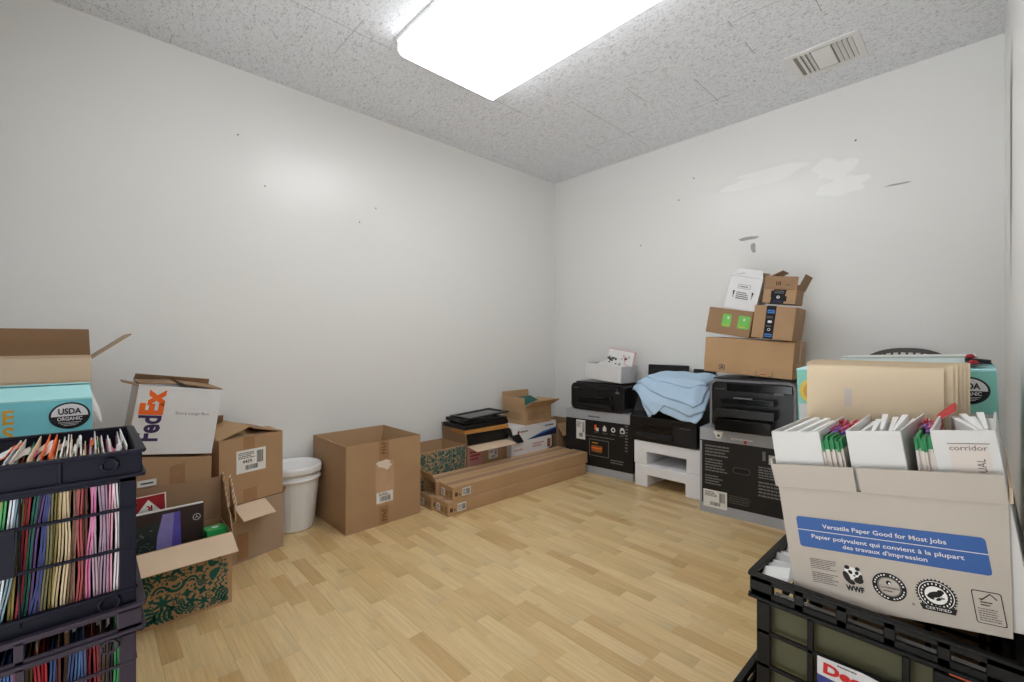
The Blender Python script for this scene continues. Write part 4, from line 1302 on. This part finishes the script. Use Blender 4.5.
t = carton('carton', 'small open brown parcel marked 10, highest at right of stack', (-.768, 2.765, 1.201), .155, .17, .078, 3, ry=7.5, m='kraft', opened=True,
           flaps=[dict(side='front', len=.066, ang=88, m='kraft_dark', taper=.0), dict(side='right', len=.085, ang=108, m='kraft_dark'), dict(side='left', len=.08, ang=30, m='kraft_dark'), dict(side='back', len=.06, ang=30, m='kraft_dark')])
fr = faces_of(.152, .17, .078)['front']
fl = Fr((-.076, -.085 - .0008, .078), (1, 0, 0), (0, math.cos(R(88)), math.sin(R(88))))
b = MB(); b.text(fl, '10', .055, .018, .019, 'ink', bold=.02, c=.0052); b.build('lettering', [c_ for c_ in t.children if c_.name.startswith('flap')][0], solid=False)
b = MB(); b.lines(fl, .10, .018, .125, .026, 1, 'ink_soft', 5, .0052); b.build('printed_caption', t, solid=False)
b = MB()
b.poly(fr, [(.035, .0), (.10, .0), (.10, .012), (.112, .012), (.112, .04), (.103, .04), (.108, .074), (.05, .074), (.045, .066), (.036, .066), (.036, .03), (.04, .028)], 'ink')
b.lines(fr, .052, .052, .10, .070, 2, 'ink_grey', 4, .0004); b.ring(fr, .072, .033, .004, .008, 'white_ink', .0004, 16); b.rect(fr, .05, .004, .092, .016, 'navy_print', .0004)
b.build('packing_tape', t, solid=False)

# chair at the back wall
t = thing('chair', 'grey plastic chair with slotted back against the back wall', 'chair', (-.275, 2.78, 0))
b = MB(); n = 14
def back_pt(k, z): 
    u = -1 + 2 * k / n
    return (u * .20, .16 + .05 - .05 * u * u + .03 * (z - .45), z)
def top_z(k):
    u = -1 + 2 * k / n
    return .965 - .085 * abs(u) ** 2.6
for k in range(n):
    a0, a1 = back_pt(k, 0), back_pt(k + 1, 0)
    def seg(z0a, z0b, z1a, z1b):
        q = [back_pt(k, z0a), back_pt(k + 1, z0b), back_pt(k + 1, z1b), back_pt(k, z1a)]
        b.prism(q, (0, .012, 0), 'chair_grey')
    seg(top_z(k) - .022, top_z(k + 1) - .022, top_z(k), top_z(k + 1)); seg(.62, .62, .66, .66)
for k in range(n + 1):
    x, y, z = back_pt(k, .64)
    x2, y2, z2 = back_pt(k, top_z(k) - .01)
    b.prism([(x - .005, y, z), (x + .005, y, z), (x2 + .005, y2, z2), (x2 - .005, y2, z2)], (0, .010, 0), 'chair_grey')
b.build('backrest', t)
MB().box(-.2, .2, -.2, .2, .43, .455, 'chair_grey').build('seat', t, bevel=.01)
for sx in (-1, 1):
    MB().tube([(sx * .17, -.17, .44), (sx * .2, -.2, 0)], .014, 'chair_grey').build('leg', t, smooth=True)
    MB().tube([(sx * .185, .20, .66), (sx * .18, .17, .44), (sx * .2, .22, 0)], .014, 'chair_grey').build('leg', t, smooth=True)

# ================================================================== RIGHT FOREGROUND
RX, RY = -.142, 1.175
crate('file_crate', 'black crate on floor under the crate of the paper box', (RX - .045, RY, 0), .36, .43, .272, 0, 'crate_black', 'slots')
rc = crate('file_crate', 'black slotted crate holding the white paper box, beside right wall', (RX, RY, .264), .36, .43, .278, 0, 'crate_black', 'slots')
# latch and stickers on this crate
b = MB(); b.box(.085, .125, -.222, -.206, .185, .225, 'crate_black'); b.box(.10, .165, -.224, -.206, .20, .215, 'crate_black'); b.build('latch', rc, bevel=.003)
b = MB(); F = Fr((-.18, -.2165, 0), (1, 0, 0), (0, 0, 1)); b.rrect(F, .283, .19, .322, .231, .005, 'orange_sticker'); b.build('sticker', rc, solid=False)
b = MB(); F = Fr((-.153, -.2155, -.022), (1, 0, 0), (0, 0, 1))
b.poly(F, [(.085, .06), (.26, .06), (.26, .170), (.22, .184), (.15, .192), (.085, .190)], 'decal_blue')
b.poly(F, [(.085, .158), (.26, .148), (.26, .171), (.22, .184), (.15, .192), (.085, .190)], 'white_ink', .0004)
b.text(F, 'DecoCrate', .094, .165, .017, 'decal_red', width=.150, bold=.05, rot=-2, c=.0008); b.lines(F, .115, .184, .145, .189, 1, 'ink_soft', 3, .0008)
b.lines(F, .095, .10, .2, .152, 3, 'white_ink', 4, .0008)
b.build('sticker', rc, solid=False)
# olive folders that fill the crate
for i in range(4):
    o = MB().box(-.155, .155, -.0035, .0035, 0, .212, 'olive_card').build('file_folder', loc=(RX, .992 + i * .0085, .272))
    MB().box(-.152, .152, -.001, .001, .2122, .218, 'paper').build('paper', o)
    tag(o, ['olive file folder at the front of the black slotted crate', 'olive file folder second from front of black slotted crate', 'olive file folder third from front of black slotted crate',
            'olive file folder fourth from front of black slotted crate'][i], 'file folder', 'olive folders in the black crate')

# crumpled wrappers squeezed in at the left of the crate
b = MB()
rn = random.Random(5)
for q in range(7):
    y = .985 + q * .026
    p0 = [(-.318 + rn.uniform(0, .01), y, .50 + rn.uniform(0, .02)), (-.268, y + .01, .505 + rn.uniform(0, .03)), (-.272, y + .035, .52 + rn.uniform(0, .02)), (-.316, y + .03, .515 + rn.uniform(0, .02))]
    b.prism(p0, (.002, .004, .006), 'paper' if q % 2 == 0 else 'grey_card')
o = b.build('crumpled_wrapper')
tag(o, 'crumpled white wrappers squeezed between paper carton and crate side', 'wrapper')

# rolled frame of the paper box
ROLL = -8.3
O = Vector((-.248, .978, .5140))
UX, UV = Vector((math.cos(R(-ROLL)), 0, math.sin(R(-ROLL)))), Vector((-math.sin(R(-ROLL)), 0, math.cos(R(-ROLL))))
def RF(u, y, v): return tuple(O + UX * u + UV * v + Vector((0, y, 0)))
PW, PD, PH = .288, .385, .207
t = carton('paper_carton', 'white office paper carton with blue banner, set in black crate', RF(PW / 2, PD / 2, 0), PW, PD, PH, 0, ry=ROLL, m='offwhite_card', opened=True, cat='cardboard box',
           flaps=[dict(side='front', len=.043, ang=97, m='offwhite_card', span=(0, .432), taper=-.01), dict(side='front', len=.043, ang=98, m='offwhite_card', span=(.455, 1), taper=-.006),
                  dict(side='right', len=.022, ang=97, m='kraft_light', taper=.02), dict(side='left', len=.05, ang=96, m='offwhite_card'), dict(side='back', len=.05, ang=92, m='offwhite_card')])
for ch in t.children:                                   # the carton bulges open at the top right and is squeezed at its foot
    for v in ch.data.vertices:
        if v.co.x > .05:
            k = min(1.0, v.co.z / PH); g = min(1.0, v.co.x / (PW / 2))
            v.co.x += g * (-.008 + .024 * k); v.co.z += g * .012 * (1 - k)
F = faces_of(PW, PD, PH)['front']
b = MB()
b.rrect(F, .022, .098, .272, .153, .005, 'blue_ink')
b.rect(F, .022, .1285, .272, .1297, 'white_ink', .0003)
b.text(F, 'Versatile Paper Good for Most Jobs', .145, .136, .0072, 'white_ink', width=.165, bold=.012, align='c', c=.0004)
b.text(F, 'Papier polyvalent qui convient à la plupart', .144, .116, .0068, 'white_ink', width=.202, bold=.012, align='c', c=.0004)
b.text(F, "des travaux d'impression", .145, .1045, .0068, 'white_ink', width=.112, bold=.012, align='c', c=.0004)
b.build('banner', t, solid=False)
b = MB()
b.lines(F, .034, .061, .075, .080, 6, 'ink_soft', 31, 0, .35); b.lines(F, .034, .036, .075, .056, 6, 'ink_soft', 32, 0, .35)
b.build('small_print', t, solid=False)
b = MB()
# panda emblem
pu, pv = .097, .060
b.ell(F, pu, pv + .004, .0125, .0105, 'label_white')
b.ell(F, pu - .007, pv + .0135, .0038, .0034, 'ink', .0003); b.ell(F, pu + .008, pv + .013, .0034, .0032, 'ink', .0003)
b.ell(F, pu - .003, pv + .006, .0028, .0036, 'ink', .0004, 30); b.ell(F, pu + .0062, pv + .0058, .0026, .0034, 'ink', .0004, -30)
b.ell(F, pu + .0022, pv + .0008, .0018, .0013, 'ink', .0005)
b.ell(F, pu - .0095, pv - .003, .0048, .0095, 'ink', .0003, 15); b.ell(F, pu + .0075, pv - .0062, .0068, .0055, 'ink', .0003, 10); b.ell(F, pu - .004, pv - .011, .006, .0038, 'ink', .0004, -20)
b.ell(F, pu + .0105, pv - .001, .003, .0055, 'ink', .0004, -15)
b.text(F, 'WWF', pu, pv - .026, .0085, 'ink', width=.026, bold=.05, align='c', c=.0004)
b.build('panda_emblem', t, solid=False)
b = MB()
# round carbon emblem
cu, cv = .1455, .053
b.ring(F, cu, cv, .0155, .0225, 'ink'); b.ring(F, cu, cv, .0142, .0149, 'ink')
for k in range(28):
    a = 2 * math.pi * k / 28
    if k % 7: b.ell(F, cu + .019 * math.cos(a), cv + .019 * math.sin(a), .0013, .0013, 'label_white', .0003, n=6)
b.text(F, 'Carbonzero', cu, cv - .003, .0042, 'ink', width=.026, align='c', c=.0003)
b.ell(F, cu, cv + .0065, .0035, .0038, 'ink'); b.ell(F, cu + .001, cv + .0055, .0015, .002, 'label_white', .0003); b.lines(F, cu - .009, cv - .009, cu + .009, cv - .005, 1, 'ink_soft', 2); b.ring(F, .1735, .033, .001, .0018, 'ink', n=12)
b.build('round_emblem', t, solid=False)
b = MB()
# toothed frog emblem
gu, gv = .2035, .054
pts = []
for k in range(64):
    a = 2 * math.pi * k / 64; r = .0255 if k % 2 else .0222
    pts.append((gu + r * math.cos(a), gv + r * math.sin(a)))
b.poly(F, pts, 'ink'); b.ring(F, gu, gv, .0203, .0213, 'label_white', .0003); b.ell(F, gu, gv, .0135, .0135, 'label_white', .0003)
b.ell(F, gu - .001, gv + .001, .0095, .0045, 'ink', .0005, 20); b.ell(F, gu + .006, gv + .006, .004, .0035, 'ink', .0005); b.ell(F, gu - .007, gv - .004, .005, .0022, 'ink', .0005, -30)
b.ell(F, gu + .003, gv - .005, .0045, .002, 'ink', .0005, 35); b.ell(F, gu + .007, gv - .003, .003, .0016, 'ink_grey', .0006)
for k in range(22):
    a = 2 * math.pi * k / 22
    b.rect(F, gu + .0172 * math.cos(a) - .0008, gv + .0172 * math.sin(a) - .0014, gu + .0172 * math.cos(a) + .0008, gv + .0172 * math.sin(a) + .0014, 'label_white', .0003)
b.poly(F, [(gu - .019, gv - .025), (gu + .019, gv - .025), (gu + .022, gv - .016), (gu - .022, gv - .016)], 'ink', .0006)
b.text(F, 'CERTIFIED', gu, gv - .0225, .004, 'label_white', width=.03, align='c', c=.0009)
b.build('frog_emblem', t, solid=False)
b = MB()
# tree tick panel
fu, fv = .245, .026
b.rrect(F, fu, fv, fu + .032, fv + .048, .003, 'ink'); b.rrect(F, fu + .0012, fv + .0012, fu + .0308, fv + .0468, .0025, 'offwhite_card', .0003)
b.poly(F, [(fu + .006, fv + .036), (fu + .010, fv + .034), (fu + .012, fv + .036), (fu + .020, fv + .044), (fu + .026, fv + .037), (fu + .027, fv + .0385), (fu + .020, fv + .0458), (fu + .011, fv + .0372)], 'ink', .0006)
b.lines(F, fu + .008, fv + .026, fu + .022, fv + .034, 2, 'ink', 3, .0006); b.lines(F, fu + .004, fv + .004, fu + .028, fv + .024, 6, 'ink_soft', 9, .0006, .4)
b.build('certification_panel', t, solid=False)

# white ring binders, spines out
BH = .293
def binder(label, u0, u1, dl, dr, y0, depth, v0, papers, marks=None, H_=BH):
    v0 += .012
    w = u1 - u0
    t = thing('ring_binder', label, 'binder', RF((u0 + u1) / 2, y0, v0), 0, ry=ROLL)
    X = w / 2; th = .0035
    MB().box(-X, X, 0, th, 0, H_, 'vinyl_white').build('spine', t, bevel=.0012)
    for s, dd in ((-1, dl), (1, dr)):
        x = s * X
        b = MB(); b.prism([(x - s * th, 0.004, 0), (x, .004, 0), (x + s * dd, depth, 0), (x + s * dd - s * th, depth, 0)], (0, 0, H_), 'vinyl_white')
        b.build('cover', t)
    rn = random.Random(int(u0 * 1000))
    for k, (xa, xb, hh) in enumerate(papers):
        b = MB()
        b.prism([(xa - .002, .01, .006), (xa + .002, .01, .006), (xb + .006, depth - .015, .006), (xb - .004, depth - .015, .006)], (0, 0, H_ - .022 - hh), 'paper')
        b.build('paper', t)
    if marks: marks(t, Fr((-X, -.0006, 0), (1, 0, 0), (0, 0, 1)))
    return t
binder('white ring binder at left of the paper carton, stuffed with papers', .0, .081, -.002, -.006, 0.006, .255, .005, [(-.028, -.026, -.012), (-.017, -.016, -.016), (-.006, -.006, -.01), (.004, .004, -.014), (.013, .013, -.008), (.021, .02, -.004)])
binder('wide white ring binder in the middle, covers splayed open', .121, .197, .004, .012, .006, .26, .006, [(.033, .035, -.008), (.028, .02, -.016), (.022, .004, -.012), (.012, -.012, -.018), (-.004, -.024, -.008), (-.03, -.03, -.004)])
def corridor(t, F):
    b = MB(); b.rect(F, .018, .13, .062, .272, 'chart_white'); b.rect(F, .017, .272, .064, .2732, 'ink_grey', .0002)
    b.text(F, 'corridor', .040, .2625, .0075, 'ink_grey', width=.042, align='c', c=.0003, bold=.01)
    b.text(F, 'MANUAL', .056, .205, .0095, 'ink_soft', rot=90, c=.0003, width=.045); b.text(F, 'THE', .044, .205, .007, 'ink_soft', rot=90, c=.0003, width=.02)
    b.build('spine_label', [c_ for c_ in t.children if c_.name.startswith('spine')][0], solid=False)
binder('white ring binder with spine label, at right end of paper carton', .233, .306, .0, .004, .006, .25, .007, [(.02, -.02, -.012), (.022, -.006, -.016), (.024, .006, -.010), (.027, .018, -.018), (.03, .028, -.006)], corridor)
# maroon booklet beside the papers of the first binder
o = MB().box(-.004, .004, 0, .22, 0, .272, 'deep_red').build('booklet', loc=RF(.0735, .03, .008)); o.rotation_euler = (0, R(ROLL), 0)
tag(o, 'maroon booklet inside the left white ring binder', 'booklet')

# patient charts with coloured tabs
def chart(label, grp, u, y0, v0, hh, seed, lean):
    v0 += .012; hh += .004
    rn = random.Random(seed)
    o = MB().box(-.0018, .0018, 0, .235, 0, hh, 'chart_white').build('chart_folder', loc=RF(u - .004, y0, v0))
    o.rotation_euler = (0, R(ROLL + lean), 0)
    tag(o, label, 'chart folder', grp)
    y = .004
    for nm, L, m_, up in (('tab', .055, 'tab_green', .008), ('tab', .03, rn.choice(('tab_purple', 'ink', 'tab_purple')), .010), ('tab', .05, rn.choice(('tab_purple', 'tab_purple', 'tab_pink')), .012),
                          ('tab', .04, rn.choice(('tab_pink', 'tab_red', 'tab_purple')), .013), ('tab', .035, rn.choice(('tab_pink', 'chart_white', 'tab_red')), .013)):
        q = rn.uniform(-.004, .004)
        MB().box(-.00195, .00195, y - (.005 if y < .01 else 0), y + L - .003, hh - .006 - (.006 if y < .01 else 0), hh + up + q, m_).build(nm, o)
        y += L
    return o
for i in range(10):
    chart('chart folder with coloured tabs, %s from left between left and middle binders' % ORD[i], 'charts by the left binder', .0835 + i * .0039, .010 + .003 * math.sin(i * 3), .006, .266 + .003 * math.sin(i * 2.2), 300 + i, -1)
for i in range(7):
    chart('chart folder with coloured tabs, %s from left between middle and labelled binders' % ORD[i], 'charts by the labelled binder', .2075 + i * .0036, .012 + .003 * math.sin(i * 2), .007, .268 + .003 * math.sin(i * 1.7), 400 + i, 2)
o = MB()
o.prism([(-.002, 0, 0), (.002, 0, 0), (.024, .02, .018), (.020, .03, .022)], (0, .035, .008), 'tab_red')
o = o.build('red_divider', loc=RF(.232, .19, .306)); tag(o, 'bent red divider card sticking up from the charts by labelled binder', 'divider')

# manila folders standing behind the binders
MFX = [(-.294, -.058, 1.252, .942), (-.298, -.045, 1.268, .947), (-.297, -.039, 1.274, .948), (-.295, -.033, 1.286, .950), (-.293, -.028, 1.292, .951), (-.290, -.022, 1.300, .952)]
mfw = ['front one with a pale sticker', 'second from the front', 'third from the front', 'fourth from the front', 'fifth from the front', 'rearmost']
for i, (x0, x1, y, zt) in enumerate(MFX):
    zb = .588; w = x1 - x0
    t = thing('manila_folder', 'cream manila folder behind the white binders, %s' % mfw[i], 'file folder', ((x0 + x1) / 2, y, zb), group='manila folders in the paper carton')
    b = MB(); hh = zt - zb
    b.box(-w / 2, w / 2, -.0022, -.0008, 0, hh, 'manila'); b.build('front_cover', t)
    b = MB(); b.box(-w / 2, w / 2, .0008, .0024, 0, hh + .003, 'manila'); b.build('back_cover', t)
    if i == 0:
        MB().box(-.045, -.032, -.0032, -.0023, hh - .09, hh - .05, 'chart_white').build('sticker', t)

# teal carton behind the manila folders
carton('carton', 'brown carton behind the black crates, holding up the mint carton', (-.155, 1.555, 0), .35, .30, .635, 0, m='kraft_dark')
t = carton('teal_carton', 'mint green printed carton with round seal behind manila folders', (-.160, 1.55, .6365), .372, .28, .29, 0, ry=-2.0, m='mint', opened=True,
           flaps=[dict(side='left', len=.09, ang=8, m='white_card'), dict(side='front', len=.10, ang=3, m='teal_lit'), dict(side='back', len=.1, ang=4, m='teal_lit')])
F = faces_of(.366, .28, .29)['front']
b = MB(); organic_seal(b, F, .325, .250, .030); b.build('round_seal', t, solid=False); b = MB(); b.ell(F, .028, .235, .026, .032, 'yellow'); b.ell(F, .028, .235, .017, .022, 'ochre', .0003); b.build('printed_sun', t, solid=False)
b = MB(); b.rect(F, 0, 0, .366, .20, 'grey_card'); b.build('lower_panel', t, solid=False)
# things on top of the mint carton
t = thing('ring_binder', 'white binder lying flat on top of the mint carton', 'binder', (-.14, 1.56, .942), 2, ry=-2)
for nm, z0, z1 in (('cover', 0, .003), ('paper', .004, .016), ('cover', .017, .020)):
    MB().box(-.13, .125, -.10, .12, z0, z1, 'vinyl_white' if nm == 'cover' else 'paper').build(nm, t)
t = thing('stapler', 'dark grey stapler with red knobs on the mint carton', 'stapler', (-.008, 1.47, .9475), 20, ry=-2)
t.scale = (.62, .62, .62)
MB().box(-.042, .025, -.018, .018, 0, .006, 'plastic_dark').build('base', t, bevel=.002)
b = MB(); b.prism([(-.042, -.013, .008), (.025, -.013, .006), (.025, -.013, .016), (-.042, -.013, .024)], (0, .026, 0), 'plastic_dark'); b.build('arm', t, bevel=.003)
MB().lathe([(.012, .024), (.013, .028), (.009, .036), (.002, .038)], 'deep_red', 16, (-.028, 0)).build('knob', t, smooth=True)
MB().lathe([(.014, 0.001), (.015, .008), (.010, .016), (.002, .018)], 'deep_red', 16, (-.032, -.032)).build('knob', t, smooth=True)

# ================================================================== LIGHT + CAMERA
w = bpy.data.worlds.new('doorway_fill'); SC.world = w
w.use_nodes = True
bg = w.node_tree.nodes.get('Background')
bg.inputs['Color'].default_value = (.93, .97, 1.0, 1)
# added fill light through the doorway, made stronger from below to lift the ceiling
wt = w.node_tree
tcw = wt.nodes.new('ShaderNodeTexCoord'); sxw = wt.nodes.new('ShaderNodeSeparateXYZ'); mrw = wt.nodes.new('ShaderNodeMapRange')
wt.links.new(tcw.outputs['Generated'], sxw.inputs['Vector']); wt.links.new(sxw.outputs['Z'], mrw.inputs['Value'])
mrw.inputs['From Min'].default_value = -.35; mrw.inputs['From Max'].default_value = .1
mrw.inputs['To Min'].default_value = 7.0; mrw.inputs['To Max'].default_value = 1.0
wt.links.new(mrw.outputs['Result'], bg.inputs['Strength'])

cam = bpy.data.cameras.new('camera')
cam.sensor_fit = 'HORIZONTAL'; cam.sensor_width = 36.0
cam.lens = 449.0 * 36.0 / 1024.0
cam.clip_start = .01
co = bpy.data.objects.new('camera', cam); COL.objects.link(co)
co.location = (0, 0, 1.0)
co.rotation_euler = (R(90), 0, math.atan(474 / 449.0))
SC.camera = co
vs_ = SC.view_settings
vs_.view_transform = 'Standard'; vs_.look = 'None'; vs_.gamma = 1.0; vs_.exposure = 0.17; vs_.use_curve_mapping = False

# repeats of one kind share a group
GROUPS = {'file_crate': 'plastic file crates', 'long_flat_box': 'long flat boxes stacked by the left wall', 'framed_picture': 'picture frames stacked on the open carton',
          'foam_block': 'white foam packing blocks', 'printer': 'black printers along the back wall', 'printer_carton': 'printer cartons on the floor',
          'carton': 'plain brown cartons', 'open_carton': 'open brown cartons', 'white_carton': 'white cartons', 'leaf_print_carton': 'leaf print cartons',
          'teal_carton': 'teal cartons with round seals', 'paper_tray': 'black paper trays behind the gowns', 'ring_binder': 'white ring binders'}
for o in SC.objects:
    if 'category' in o and 'group' not in o and o.name.split('.')[0] in GROUPS:
        o['group'] = GROUPS[o.name.split('.')[0]]
